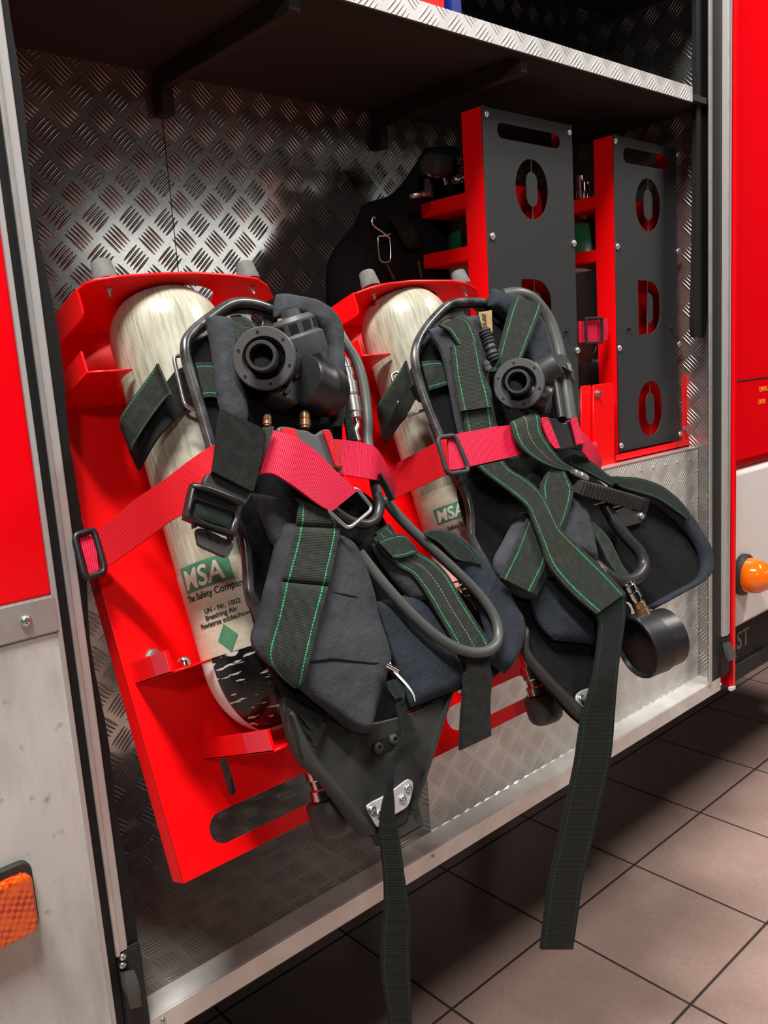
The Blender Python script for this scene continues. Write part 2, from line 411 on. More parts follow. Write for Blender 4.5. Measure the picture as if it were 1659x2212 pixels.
MAT['velg'] = webbing('green_loop_strip', (0.03, 0.036, 0.028), stitch=(0.03, 0.3, 0.16), edge=(0.06, 0.94), pitch=0.0012, fuzz=0.4)
MAT['rweb'] = webbing('red_webbing', (0.9, 0.006, 0.018), stitch=None, pitch=0.0024, rough=0.6, fuzz=0.05)
MAT['pweb'] = webbing('pink_red_webbing', (0.85, 0.009, 0.06), stitch=None, pitch=0.0026, rough=0.55, fuzz=0.08)
def amber():
    a = NT('amber_reflector_lens'); mp = a.n('ShaderNodeMapping'); a.l(a.geo(), mp.inputs[0]); mp.inputs['Rotation'].default_value = (0, 0.35, 0)
    v = a.n('ShaderNodeTexChecker'); v.inputs['Scale'].default_value = 170; a.l(mp.outputs[0], v.inputs['Vector'])
    n = a.noise(45, 3); k = a.math('MULTIPLY', v.outputs['Fac'], a.ramp(n, 0.35, 0.6))
    a.col(a.mix(k, (0.95, 0.12, 0.006), (0.42, 0.022, 0.002))); a.set('Roughness', 0.15); a.set('Coat Weight', 0.6)
    a.bump(v.outputs['Fac'], 0.5, 0.0008); return a.m
MAT['amber'] = amber()
MAT['amberc'] = simple('amber_clear_lens', (0.95, 0.17, 0.005), 0.12, 0, 0.6, coat=0.6)
MAT['treadxz'] = tread('tread_plate_upright', 'XZ')
MAT['treadxy'] = tread('tread_plate_floor', 'XY', base=(0.5, 0.48, 0.44), off=(0.01, 0.02), rot45=False, rough=0.28, metal=0.6)
MAT['treadyz'] = tread('tread_plate_side', 'YZ', rough=0.26)
MAT['treadlip'] = tread('tread_plate_lip', 'XZ', base=(0.72, 0.71, 0.69), metal=0.35, rough=0.45, off=(0.0, 0.012))
MAT['treadbox'] = tread('tread_plate_box', 'XZ', base=(0.66, 0.64, 0.6), metal=0.3, rough=0.4, off=(0.0, 0.012))
def tile_mat():
    a = NT('garage_floor_tiles'); sp = a.n('ShaderNodeSeparateXYZ'); a.l(a.geo(), sp.inputs[0])
    T = 0.4140; X0 = 2.543; Y0 = 0.252
    def dist(c, o):
        f = a.math('FRACT', a.math('DIVIDE', a.math('SUBTRACT', c, o), T)); return a.math('MINIMUM', f, a.math('SUBTRACT', 1.0, f))
    dm = a.math('MINIMUM', dist(sp.outputs[0], X0), dist(sp.outputs[1], Y0))
    g = a.ramp(dm, 0.006, 0.011)
    nz = a.noise(6, 6); n2 = a.noise(70, 4)
    c = a.mix(a.ramp(nz, 0.3, 0.7), (0.43, 0.29, 0.245), (0.51, 0.36, 0.31))
    c = a.mix(a.math('MULTIPLY', a.ramp(n2, 0.4, 0.8), 0.3), c, (0.24, 0.17, 0.15))
    a.col(a.mix(g, (0.045, 0.035, 0.032), c)); a.set('Roughness', 0.5); a.set('Specular IOR Level', 0.3); a.bump(g, 0.8, 0.0015)
    return a.m
MAT['tile'] = tile_mat()
def composite():
    a = NT('glass_fibre_cylinder_wrap'); uv = a.n('ShaderNodeUVMap').outputs[0]
    s1 = a.noise(1.0, 6, a.mapv(uv, (230, 16, 1)), 0.65); s2 = a.noise(1.0, 4, a.mapv(uv, (20, 7, 1)), 0.6); s3 = a.noise(1, 3, a.mapv(uv, (420, 25, 1)))
    c = a.mix(a.ramp(s1, 0.32, 0.68), (0.20, 0.19, 0.13), (0.47, 0.46, 0.36))
    c = a.mix(a.math('MULTIPLY', a.ramp(s2, 0.42, 0.72), 0.6), c, (0.56, 0.55, 0.46))
    c = a.mix(a.math('MULTIPLY', a.ramp(s3, 0.6, 0.72), 0.45), c, (0.12, 0.10, 0.07))
    a.col(c); a.set('Roughness', 0.4); a.set('Coat Weight', 0.25); a.set('Coat Roughness', 0.2); a.bump(s1, 0.3, 0.0006); return a.m
MAT['comp'] = composite()
def labelmat():
    a = NT('cream_cylinder_label'); uv = a.n('ShaderNodeUVMap').outputs[0]
    s1 = a.noise(1.0, 5, a.mapv(uv, (30, 140, 1)), 0.65); s2 = a.noise(1, 5, a.mapv(uv, (40, 40, 1)))
    c = a.mix(a.ramp(s1, 0.35, 0.7), (0.48, 0.44, 0.32), (0.60, 0.57, 0.44))
    c = a.mix(a.math('MULTIPLY', a.ramp(s2, 0.58, 0.75), 0.5), c, (0.36, 0.30, 0.21)); a.col(c); a.set('Roughness', 0.5); return a.m
MAT['label'] = labelmat()
def tapemat():
    a = NT('black_tape_scratched'); uv = a.n('ShaderNodeUVMap').outputs[0]
    s = a.noise(1.0, 3, a.mapv(uv, (28, 150, 1)), 0.5); f = a.ramp(s, 0.60, 0.625)
    a.col(a.mix(f, (0.006, 0.006, 0.006), (0.6, 0.58, 0.55))); a.set('Roughness', 0.25); a.bump(a.noise(60, 3), 0.5, 0.002); return a.m
MAT['tape'] = tapemat()
#=================================================================== SETTING
def slab(name, x0, x1, y0, y1, z0, z1, mat, kind='structure'):
    o = box(name, x0, x1, y0, y1, z0, z1, mat, None); o['kind'] = kind; return o
slab('floor', -6, 9, -7, 6, -0.1, 0.0, MAT['tile'])
slab('wall_back', -6, 9, 6.0, 6.1, 0.0, 5.0, simple('garage_wall_paint', (0.05, 0.05, 0.07), 0.8))
#=================================================================== FIRE TRUCK
TR = empty('fire_truck', (1.2, 0.3, 0.0), 'red and white fire truck with an open aluminium locker holding breathing gear', 'fire truck')
V0 = V(0.0)
SILL = 0.668                                           # top of the sill / locker floor level
def xat(px, py): return V0.ab(px, py)[0]
def zat(px, py): return V0.ab(px, py)[1]
ZT = 2.75
# left of the doorway, from the outer body inwards
x_red, x_a, x_b, x_c, x_d, x_e = xat(33, 740), xat(45, 740), xat(66, 740), xat(73, 740), xat(98, 740), xat(120, 740)
zr0 = zat(30, 1302); zr1 = zat(30, 1385)
box('body_panel', -0.9, x_red + 0.001, -0.004, 0.03, zr0, ZT, MAT['redbody'], TR, 0.003, label='glossy red upper body panel')
box('body_panel', -0.9, x_red + 0.004, -0.004, 0.03, 0.42, zr1, MAT['white'], TR, 0.003, label='scuffed white lower body panel')
tb = box('trim_rail', -0.9, x_red + 0.004, -0.008, 0.02, zr1, zr0, MAT['alu'], TR, 0.002, label='grey metal rail between red and white panels')
screw('rail_screw', Yp(56, 1341, -0.008), (0, -1, 0), 0.0075, MAT['steel'], tb)
box('door_track', x_red, x_a, -0.007, 0.03, 0.45, ZT, MAT['alustrip'], TR, 0.001)
box('rubber_seal', x_a, x_b, -0.004, 0.03, 0.45, ZT, MAT['seal'], TR)
dt = box('door_track', x_b, x_d, -0.006, 0.03, zat(272, 2050), ZT, MAT['alustrip'], TR, 0.0015)
box('track_ridge', x_b, x_b + 0.006, -0.009, 0.0, zat(272, 2050), ZT, MAT['alu'], dt, 0.001)
# wavy inner seal
bmw = []
N = 60
for i in range(N + 1):
    z = 0.5 + (ZT - 0.5) * i / N
    xo = x_e + 0.004 * sin(z * 9.1) + 0.003 * sin(z * 23 + 1)
    bmw.append((Vector((x_d - 0.001, 0.012, z)), Vector((xo, 0.012, z))))
strap('rubber_seal', bmw, 0.026, MAT['seal'], TR, n=1)
# lower door guide with its rubber buffer
dg = box('door_guide', x_b + 0.002, x_d + 0.018, -0.008, 0.02, 0.5, zat(262, 2050), MAT['dark'], TR, 0.002)
for py in (2067, 2085): screw('guide_screw', Yp(265, py, -0.008), (0, -1, 0), 0.005, MAT['zinc'], dg)
strap('guide_buffer', [(Yp(264, 2100, -0.012), Yp(286, 2095, -0.012)), (Yp(270, 2140, -0.022), Yp(298, 2135, -0.022)), (Yp(278, 2175, -0.02), Yp(302, 2168, -0.02))], 0.012, MAT['hose'], dg)
# locker interior
XL, XR, YB = 0.40, V(0.018).ab(1532, 900)[0] + 0.002, 0.462
box('locker_wall', XL, 0.873, YB, YB + 0.01, SILL - 0.02, ZT, MAT['treadxz'], TR, label='left tread plate sheet of the locker back wall')
box('locker_wall', 0.875, XR + 0.05, YB, YB + 0.01, SILL - 0.02, ZT, MAT['treadxz'], TR, label='right tread plate sheet of the locker back wall')
box('locker_wall', XL - 0.02, XL - 0.01, 0.03, YB, SILL - 0.02, ZT, MAT['treadyz'], TR)
box('locker_wall', XR, XR + 0.01, 0.009, YB + 0.01, SILL - 0.02, ZT, MAT['treadyz'], TR, label='tread plate side wall of the locker')
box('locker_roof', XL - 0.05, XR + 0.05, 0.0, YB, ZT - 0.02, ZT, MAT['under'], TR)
box('locker_floor', XL - 0.02, XR, 0.04, YB, SILL - 0.04, SILL - 0.012, MAT['treadxy'], TR)
# sill rail
z_b = zat(1000, 1838)
sl = box('sill_rail', 0.33, XR + 0.03, 0.0, 0.05, z_b, SILL - 0.004, MAT['sill'], TR, 0.002)
for p in ((935, 1850), (1557, 1478), (352, 2203)): screw('sill_rivet', Yp(*p, 0.0), (0, -1, 0), 0.004, MAT['steel'], sl)
# shelf
zs0, zs1 = zat(1200, 133), zat(1200, 95)
zs1 = V0.ab(1495, 187)[1]
sh = empty('shelf_tray', (1.2, 0.2, zs0)); sh.parent = TR; sh.location = Vector((1.2, 0.2, zs0)) - rootloc(TR)
XS = xat(1496, 200)
box('shelf_lip', XL, XS, 0.0, 0.003, zs0, zs1, MAT['treadlip'], sh)
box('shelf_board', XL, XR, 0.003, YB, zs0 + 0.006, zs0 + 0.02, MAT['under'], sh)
box('shelf_edge_strip', XL, XS, 0.003, 0.022, zs0 - 0.003, zs0 + 0.006, MAT['dark'], sh)
for p in ((355, 200), (823, 285)):
    q = V(YB - 0.02).hit(*p)
    rb = box('shelf_rib', q.x - 0.012, q.x + 0.012, 0.02, YB, zs0 - 0.028, zs0 + 0.006, MAT['under'], sh, 0.002)
    box('rib_bracket', q.x - 0.014, q.x + 0.014, YB - 0.03, YB, zs0 - 0.075, zs0 - 0.028, MAT['dark'], rb, 0.002)
# raised box on the locker floor
BF = 0.05
xb0 = V(BF).ab(930, 1790)[0]; zb1 = V(BF).ab(1300, 1016)[1]
pb = box('plinth_box', xb0, XR - 0.002, BF, YB - 0.004, SILL - 0.02, zb1, MAT['treadbox'], TR)
box('plinth_top_edge', xb0, XR - 0.002, BF - 0.001, YB - 0.004, zb1, zb1 + 0.003, MAT['alu'], pb)
for i in range(5):
    screw('rivet', V(BF).hit(1385 + i * 26, 1016 - i * 6), (0, -1, 0), 0.0035, MAT['steel'], pb)
# weld bead along the foot of the box
zf = SILL - 0.006
wb = [Vector((xb0 + (XR - xb0) * i / 90, BF - 0.002, zf + 0.0025 * sin(i * 2.3))) for i in range(91)]
tube('weld_bead', wb, [0.0026 + 0.002 * random.random() for _ in range(91)], MAT['sill'], pb, n=1, seg=6, spline=False)
# right of the doorway
def rx(px): return V0.ab(px, 1000)[0]
box('door_track', rx(1530), rx(1536), -0.004, 0.0, SILL - 0.01, ZT, MAT['alu'], TR, 0.001)
box('door_track', rx(1535), rx(1559), 0.001, 0.008, SILL - 0.01, ZT, MAT['dark'], TR)
t2 = box('door_track', rx(1559), rx(1574), -0.006, 0.03, V0.ab(1566, 1372)[1], ZT, MAT['alustrip'], TR, 0.002)
box('track_ridge', rx(1565), rx(1568), -0.009, 0.0, V0.ab(1566, 1372)[1], ZT, MAT['alu'], t2, 0.001)
box('door_track', rx(1574), rx(1577), -0.002, 0.03, SILL - 0.01, ZT, MAT['seal'], TR)
box('body_edge', rx(1577), rx(1584), -0.010, 0.03, V0.ab(1580, 1480)[1], ZT, MAT['redbody'], TR, 0.003, label='thin red door post edge')
box('body_edge', rx(1577) - 0.008, rx(1584), -0.012, 0.0, V0.ab(1580, 1488)[1], V0.ab(1580, 1478)[1], MAT['white'], TR, 0.003, label='chipped white foot of the red post')
g2 = box('door_guide', rx(1556), rx(1576), -0.004, 0.012, SILL - 0.004, V0.ab(1566, 1374)[1], MAT['dark'], TR, 0.002)
strap('guide_buffer', [(Yp(1564, 1388, -0.006), Yp(1572, 1386, -0.006)), (Yp(1568, 1408, -0.016), Yp(1582, 1404, -0.016)), (Yp(1576, 1428, -0.026), Yp(1588, 1420, -0.026))], 0.01, MAT['hose'], g2)
# hanging rubber buffer on the right inner wall
strap('wall_buffer', [(Yp(1499, -80, 0.02), Yp(1527, -80, 0.02)), (Yp(1500, 300, 0.02), Yp(1527, 300, 0.02)), (Yp(1497, 560, 0.02), Yp(1527, 560, 0.02)), (Yp(1494, 690, 0.02), Yp(1522, 700, 0.02)), (Yp(1496, 728, 0.02), Yp(1516, 730, 0.02))], 0.012, MAT['seal'], TR)
# wing ahead of the locker
WY = 0.035
wx0 = V(WY).ab(1581, 700)[0]
def zW(px, py): return V(WY).ab(px, py)[1]
zsp = zW(1600, 1018); zwb = zW(1620, 1342)
box('body_panel', wx0, 3.6, WY, 0.3, zsp + 0.004, ZT, MAT['redbody'], TR, 0.03, 5, label='glossy red front wing panel')
lw = plate('body_panel', [rrect(wx0, 3.6, zwb, zsp, 0.02, 8)], V(WY), 0.26, MAT['whiteclean'], TR, 0.012, label='white lower front wing')
gl = box('panel_groove', wx0 + 0.01, 3.6, WY - 0.001, WY + 0.01, zW(1620, 822), zW(1620, 819), MAT['dark'], TR)
for i, (t, p) in enumerate((('UWAG', (1640, 847)), ('DRAB', (1638, 874)))):
    a, b = V(WY).ab(*p)
    me = text_mesh('lettering', t, 0.021, 0.0003, 0, 0.0, sx=0.8)
    place_mesh(me, V(WY).shifted(a, b, 0), MAT['yellow'], TR, 'lettering', 0.001)
# amber marker lamp on the wing
q = V(WY).hit(1592, 1245)
ml = empty('marker_lamp', (0, 0, 0)); ml.parent = TR; ml.location = q - rootloc(TR)
lathe('lamp_base', [(0, -0.03), (0.062, -0.03), (0.062, 0.012), (0.055, 0.02), (0, 0.02)], q + Vector((0.03, 0, 0)), (0, -1, 0), MAT['blackm'], ml, label='black rubber lamp base')
lathe('lamp_lens', [(0.052, 0.018), (0.052, 0.035), (0.047, 0.058), (0.036, 0.075), (0.02, 0.084), (0, 0.087)], q + Vector((0.03, 0, 0)), (0, -1, 0), MAT['amberc'], ml, label='domed amber lens')
# amber side lamp on the left body panel
q = V(-0.004).hit(10, 1932)
ml2 = empty('marker_lamp', (0, 0, 0)); ml2.parent = TR; ml2.location = q - rootloc(TR)
fl = V(-0.004).shifted()
a1, b1 = fl.ab(58, 1870); a0, b0 = fl.ab(62, 2002)
plate('lamp_base', [rrect(a1 - 0.18, a1 + 0.003, b0 - 0.004, b1 + 0.012, 0.014)], fl, 0.014, MAT['blackm'], ml2, 0.002, off=0.010)
plate('lamp_lens', [rrect(a1 - 0.176, a1 - 0.001, b0, b1, 0.012)], fl, 0.018, MAT['amber'], ml2, 0.005, off=0.022, label='square amber reflector lens')
# mud flap with lettering, and wheel arch darkness
fm = V(0.06)
mx0 = fm.ab(1583, 1400)[0]
box('mud_flap', mx0 - 0.02, 3.4, 0.06, 0.075, fm.ab(1620, 1442)[1], fm.ab(1620, 1330)[1], MAT['seal'], TR)
a, b = fm.ab(1590, 1404)
me = text_mesh('lettering', 'ST', 0.078, 0.0005, 0, 0.001, spacing=1.0)
place_mesh(me, fm.shifted(a, b), MAT['flaptext'], TR, 'lettering', 0.001)
# chassis under the locker
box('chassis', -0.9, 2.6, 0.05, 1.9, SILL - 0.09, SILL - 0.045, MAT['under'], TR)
box('shading_shutter_box', XL - 0.05, XR + 0.02, 0.0, 0.30, 2.46, ZT - 0.02, MAT['dark'], TR, 0.01)  # unseen shutter box, added to keep overhead light off the space above the shelf
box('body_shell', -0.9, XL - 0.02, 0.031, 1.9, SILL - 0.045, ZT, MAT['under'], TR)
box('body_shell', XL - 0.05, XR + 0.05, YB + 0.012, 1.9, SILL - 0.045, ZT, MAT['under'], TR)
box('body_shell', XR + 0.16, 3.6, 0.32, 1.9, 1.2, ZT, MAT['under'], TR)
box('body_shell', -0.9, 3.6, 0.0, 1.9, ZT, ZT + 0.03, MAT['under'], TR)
# things lying on the shelf
fs = V(0.12)
qa, qb = V(0.05).ab(905, -10), V(0.05).ab(968, 20)
def kit(name, px0, px1, pyb, y, h, mat, label, cat):
    a0 = V(y).ab(px0, pyb); a1 = V(y).ab(px1, pyb)
    r = empty(name, ((a0[0] + a1[0]) / 2, y + 0.08, zs0 + 0.02), label, cat)
    box('body', a0[0], a1[0], y, y + 0.16, zs0 + 0.02, zs0 + 0.02 + h, mat, r, 0.008)
    box('lid', a0[0] - 0.003, a1[0] + 0.003, y - 0.003, y + 0.163, zs0 + 0.02 + h, zs0 + 0.03 + h, mat, r, 0.004)
kit('storage_case', 880, 966, 10, 0.02, 0.12, MAT['red'], 'red case on the upper shelf, at the left of the blue case', 'case')
kit('storage_case', 970, 1003, 20, 0.02, 0.12, MAT['blue'], 'blue case on the upper shelf beside the red case', 'case')
#=================================================================== LEANING RACKS
UC, WC, RC = 0.150, 0.107, 0.081                         # cylinder axis and radius in rack coordinates
RW = 0.333; VB = 0.787
def wrap_pts(F, uc, wc, r, v, n, a0, a1):
    return [F.pt(uc + r * cos(radians(a0 + (a1 - a0) * i / n)), v, wc + r * sin(radians(a0 + (a1 - a0) * i / n))) for i in range(n + 1)]
def make_rack(F, label, flange_px, hole_px, bump_px, px_ref):
    R = empty('apparatus_rack', F.pt(RW / 2, 0, -0.015), label, 'rack', 'leaning racks that hold the breathing sets')
    plate('back_panel', [[(0, 0), (RW, 0), (RW, VB), (0, VB)], slot(0.166, 0.045, 0.222, 0.043), [(0.104 + y, 0.108 + x) for x, y in slot(0, 0, 0.056, 0.012)]], F, 0.003, MAT['red'], R, 0.0006)
    for u in (0.0, RW - 0.003): fbox('side_flange', F, u, u + 0.003, 0.0, VB, -0.034, -0.001, MAT['red'], R, 0.001)
    fbox('bottom_flange', F, 0.003, RW - 0.003, 0.0, 0.003, -0.02, -0.001, MAT['red'], R)
    # canted top flange with its cut-out for the cylinder
    d = 0.0; ef = EW * cos(d) + EV * sin(d); nf = EV * cos(d) - EW * sin(d)
    G = Frame(F.pt(0, VB, 0), EX, ef, nf)
    out = [G.ab(*p) for p in flange_px]
    out = [(0.016, 0.0)] + out + [(RW - 0.004, out[-1][1] - 0.03), (RW - 0.004, 0.0)]
    hole = [G.ab(*p) for p in hole_px]
    tf = plate('top_flange', [out, hole], G, 0.004, MAT['red'], R, 0.001)
    ua, ub = out[0], out[1]
    lipo = [G.pt(ua[0], ua[1] + 0.004, 0), G.pt(ub[0], ub[1], 0)]
    strap('flange_lip', [(lipo[0], lipo[0] - nf * 0.036), (lipo[0].lerp(lipo[1], .5), lipo[0].lerp(lipo[1], .5) - nf * 0.037), (lipo[0].lerp(lipo[1], .93), lipo[0].lerp(lipo[1], .93) - nf * 0.038), (lipo[1], lipo[1] - nf * 0.026)], 0.003, MAT['red'], tf, n=4)
    for p in bump_px:
        a, b = G.ab(*p)
        o = G.pt(a, b, 0.002)
        bb = lathe('rubber_bumper', [(0, 0.004), (0.0165, 0.004), (0.017, 0.008), (0.0135, 0.031), (0.011, 0.033), (0, 0.033)], o, nf, MAT['rubber'], R, 20, label='grey conical rubber bumper')
        lathe('stud', [(0.003, -0.018), (0.003, 0.01)], o, nf, MAT['steel'], bb, 10)
        hexbolt('nut', o - nf * 0.004, -nf, 0.0055, 0.007, MAT['steel'], bb)
    # cradle brackets: plate with upturned end lips and a curved cut for the cylinder
    def bracket(v, u0, u1, L, cut, lip=0.027, slope=0.0):
        ew = (EW + EV * slope).normalized(); ev = (EV - EW * slope).normalized()
        B = Frame(F.pt(0, v, 0), EX, ew, ev)
        if cut == 'arc':
            half = math.degrees(math.acos(min(1, max(-1, (L - WC) / (RC + 0.006)))))
            rr = RC + 0.006
            c = arc(UC, WC, rr, 180 - (180 - (90 - half) - 0) * 0, 360, 1) if False else None
            dx = math.sqrt(max(0, rr * rr - (L - WC) ** 2))
            a_r = math.degrees(math.atan2(L - WC, dx))
            cc = arc(UC, WC, rr, a_r, -180 - a_r, 20)
            outl = [(u0, 0), (u1, 0), (u1, L)] + cc + [(u0, L)]
            outl = [(u1, 0), (u1, L)] + cc + [(u0, L), (u0, 0)]
        else:
            outl = [(u0, 0), (u1, 0), (u1, L), (UC + 0.05, L), (UC + 0.034, L - 0.035), (UC - 0.034, L - 0.035), (UC - 0.05, L), (u0, L)]
        b = plate('cradle_bracket', [outl], B, 0.003, MAT['red'], R, 0.0006)
        for u, s in ((u0, 1), (u1 - 0.003, -1)):
            fbox('end_lip', B, u, u + 0.003, 0.0, L, -0.003, lip, MAT['red'], b, 0.001)
        return B, b
    A, ba = bracket(0.672, 0.004, RW - 0.02, 0.135, 'arc', 0.028)
    B, bb_ = bracket(0.272, 0.010, RW - 0.022, 0.125, 'arc', 0.027)
    C, bc = bracket(0.1425, 0.076, 0.236, 0.195, 'seat', 0.026)
    fbox('reflector', B, 0.0085, 0.0098, 0.075, 0.12, 0.0, 0.026, MAT['redtape'], bb_, label='paler reflective tape')
    fbox('reflector', C, 0.0745, 0.0758, 0.13, 0.192, 0.0, 0.025, MAT['redtape'], bc, label='paler reflective tape')
    for u in (0.045, RW - 0.06):
        for v in (0.70, 0.30):
            hexbolt('bolt', F.pt(u, v, 0.0), EW, 0.0085, 0.010, MAT['steel'], R)
    q = B.pt(0.052, 0.075, 0.002); screw('bolt', q, EV, 0.009, MAT['chrome'], R, 0.012)
    q = B.pt(RW - 0.06, 0.06, 0.002); screw('bolt', q, EV, 0.009, MAT['chrome'], R, 0.012)
    q = C.pt(0.09, 0.06, 0.0015); screw('bolt', q, EV, 0.006, MAT['steel'], R)
    return R
fl1 = [(166, 624), (180, 610), (205, 601), (260, 593), (340, 588), (420, 586), (500, 591), (555, 599), (578, 614), (590, 640)]
ho1 = [(272, 690), (276, 672), (290, 652), (330, 631), (365, 618), (398, 611), (435, 614), (455, 622), (461, 632), (456, 645), (430, 670), (350, 705), (285, 706)]
RK1 = make_rack(R1, 'leaning red steel rack carrying the nearer breathing set, beside the white and red body panel', fl1, ho1, [(232, 617), (541, 615)], None)
c690 = lambda x, y: (690 + x / 4.1475, 580 + y / 4.1475)
fl2 = [c690(*p) for p in [(303, 218), (340, 205), (460, 160), (600, 125), (830, 100), (1000, 99), (1190, 99), (1330, 125), (1400, 170), (1430, 240)]]
ho2 = [c690(*p) for p in [(462, 470), (475, 420), (520, 350), (640, 265), (750, 220), (880, 182), (960, 176), (1020, 190), (1050, 220), (1045, 245), (980, 320), (700, 440), (520, 500)]]
RK2 = make_rack(R2, 'leaning red steel rack carrying the farther breathing set, in front of the tread plate box', fl2, ho2, [(804, 628), (1001, 624)], None)
#=================================================================== BREATHING SETS
def c3(x, y): return (100 + x / 2.514, 560 + y / 2.514)
def c4(x, y): return (380 + x / 3.318, 620 + y / 3.318)
def c5(x, y): return (700 + x / 2.592, 560 + y / 2.592)
def c6(x, y): return (500 + x / 2.592, 1050 + y / 2.592)
def cr_(x, y): return (960 + x / 2.373, 860 + y / 2.373)
def c2b(x, y): return (130 + x / 2.911, 960 + y / 2.911)
def c3b(x, y): return (280 + x / 2.304, 1400 + y / 2.304)
def cb(x, y): return (820 + x / 1.977, 1400 + y / 1.977)
def cc(x, y): return (640 + x / 3.072, 1380 + y / 3.072)
def PR(fn, lst, w0, w1=None):
    """pairs given in crop coordinates -> 3-D pairs at depth w (each row may carry its own depth)"""
    out = []; n = max(1, len(lst) - 1)
    for i, r in enumerate(lst):
        w = w0 if w1 is None else w0 + (w1 - w0) * i / n
        wl, wr = (r[2], r[3]) if len(r) > 3 else ((r[2], r[2]) if len(r) > 2 else (w, w))
        out.append((Wp(*fn(*r[0]), wl), Wp(*fn(*r[1]), wr)))
    return out
def PT(fn, lst, w):
    return [Wp(*fn(*p[:2]), p[2] if len(p) > 2 else w) for p in lst]
def sheet(name, fn, pts, w, th, mat, parent, bevel=0.001, holes=(), label=None):
    G = R1
    lp = [G.ab(*fn(*p), w) for p in pts]
    return plate(name, [lp] + [[G.ab(*fn(*p), w) for p in h] for h in holes], G, th, mat, parent, bevel, off=w, label=label)
def smooth_loop(pts, n=5):
    return [(p.x, p.y) for p in cr([Vector((a, b, 0)) for a, b in pts], n, True)]
def ssheet(name, fn, pts, w, th, mat, parent, bevel=0.001, holes=(), label=None, n=5):
    return sheet(name, fn, smooth_loop(pts, n), w, th, mat, parent, bevel, [smooth_loop(h, 4) for h in holes], label)
def cyl_hit(px, py, F):
    """pixel -> (angle about the cylinder axis in degrees, height v) on the near surface"""
    o = F.pt(UC, 0, WC); r = ray(px, py); ax = EV
    d = CAM - o; rp = r - ax * r.dot(ax); dp = d - ax * d.dot(ax)
    A, B, Cq = rp.dot(rp), 2 * rp.dot(dp), dp.dot(dp) - RC * RC
    D = B * B - 4 * A * Cq
    t = (-B - math.sqrt(max(D, 0))) / (2 * A)
    P = CAM + r * t - o
    return math.degrees(math.atan2(P.dot(EW), P.dot(EX))), P.dot(EV)
def cyl_pt(F, ang, v, r): return F.pt(UC + r * cos(radians(ang)), v, WC + r * sin(radians(ang)))
VTOP, VBOT = 0.800, 0.150
def cyl_profile(r, v):
    """radius of the bottle at height v: straight body, domed ends"""
    e = 0.075
    if v > VTOP - e: return r * math.sqrt(max(0, 1 - ((v - VTOP + e) / e) ** 2)) if v < VTOP else 0
    eb = 0.105
    if v < VBOT + eb: return r * math.sqrt(max(0, 1 - ((VBOT + eb - v) / eb) ** 2)) if v > VBOT else 0
    return r
def cyl_band(name, F, a0, a1, v0, v1, dr, mat, parent, na=40, nv=24, label=None):
    bm = bmesh.new(); uvl = bm.loops.layers.uv.new('UVMap'); g = []
    full = abs(a1 - a0) >= 360
    for j in range(nv + 1):
        v = v0 + (v1 - v0) * j / nv
        vv = VTOP - (VTOP - v) if True else v
        r = cyl_profile(RC, v) + dr
        g.append([bm.verts.new(cyl_pt(F, a0 + (a1 - a0) * i / na, v, max(r, 0.0008))) for i in range(na + (0 if full else 1))])
    m = len(g[0])
    for j in range(nv):
        for i in range(na):
            i2 = (i + 1) % m
            f = bm.faces.new((g[j][i], g[j][i2], g[j + 1][i2], g[j + 1][i]))
            for lp, (ii, jj) in zip(f.loops, ((i, j), (i + 1, j), (i + 1, j + 1), (i, j + 1))):
                lp[uvl].uv = (radians(a0 + (a1 - a0) * ii / na) * RC, v0 + (v1 - v0) * jj / nv)
    return link(name, bm_done(bm, name), mat, parent, True, label)
def cyl_text(body, F, ang, v, size, mat, parent, dr=0.0012, shear=0.0, bold=0.0, sx=1.0, name='lettering', spacing=1.0):
    me = text_mesh(name, body, size, 0.00015, shear, bold, sx=sx, spacing=spacing)
    bm = bmesh.new(); bm.from_mesh(me)
    for vv in bm.verts:
        a = ang - math.degrees(vv.co.x / RC)
        vv.co = cyl_pt(F, a, v + vv.co.y, RC + dr + vv.co.z)
    bm.to_mesh(me); bm.free()
    return link(name, me, mat, parent, False)
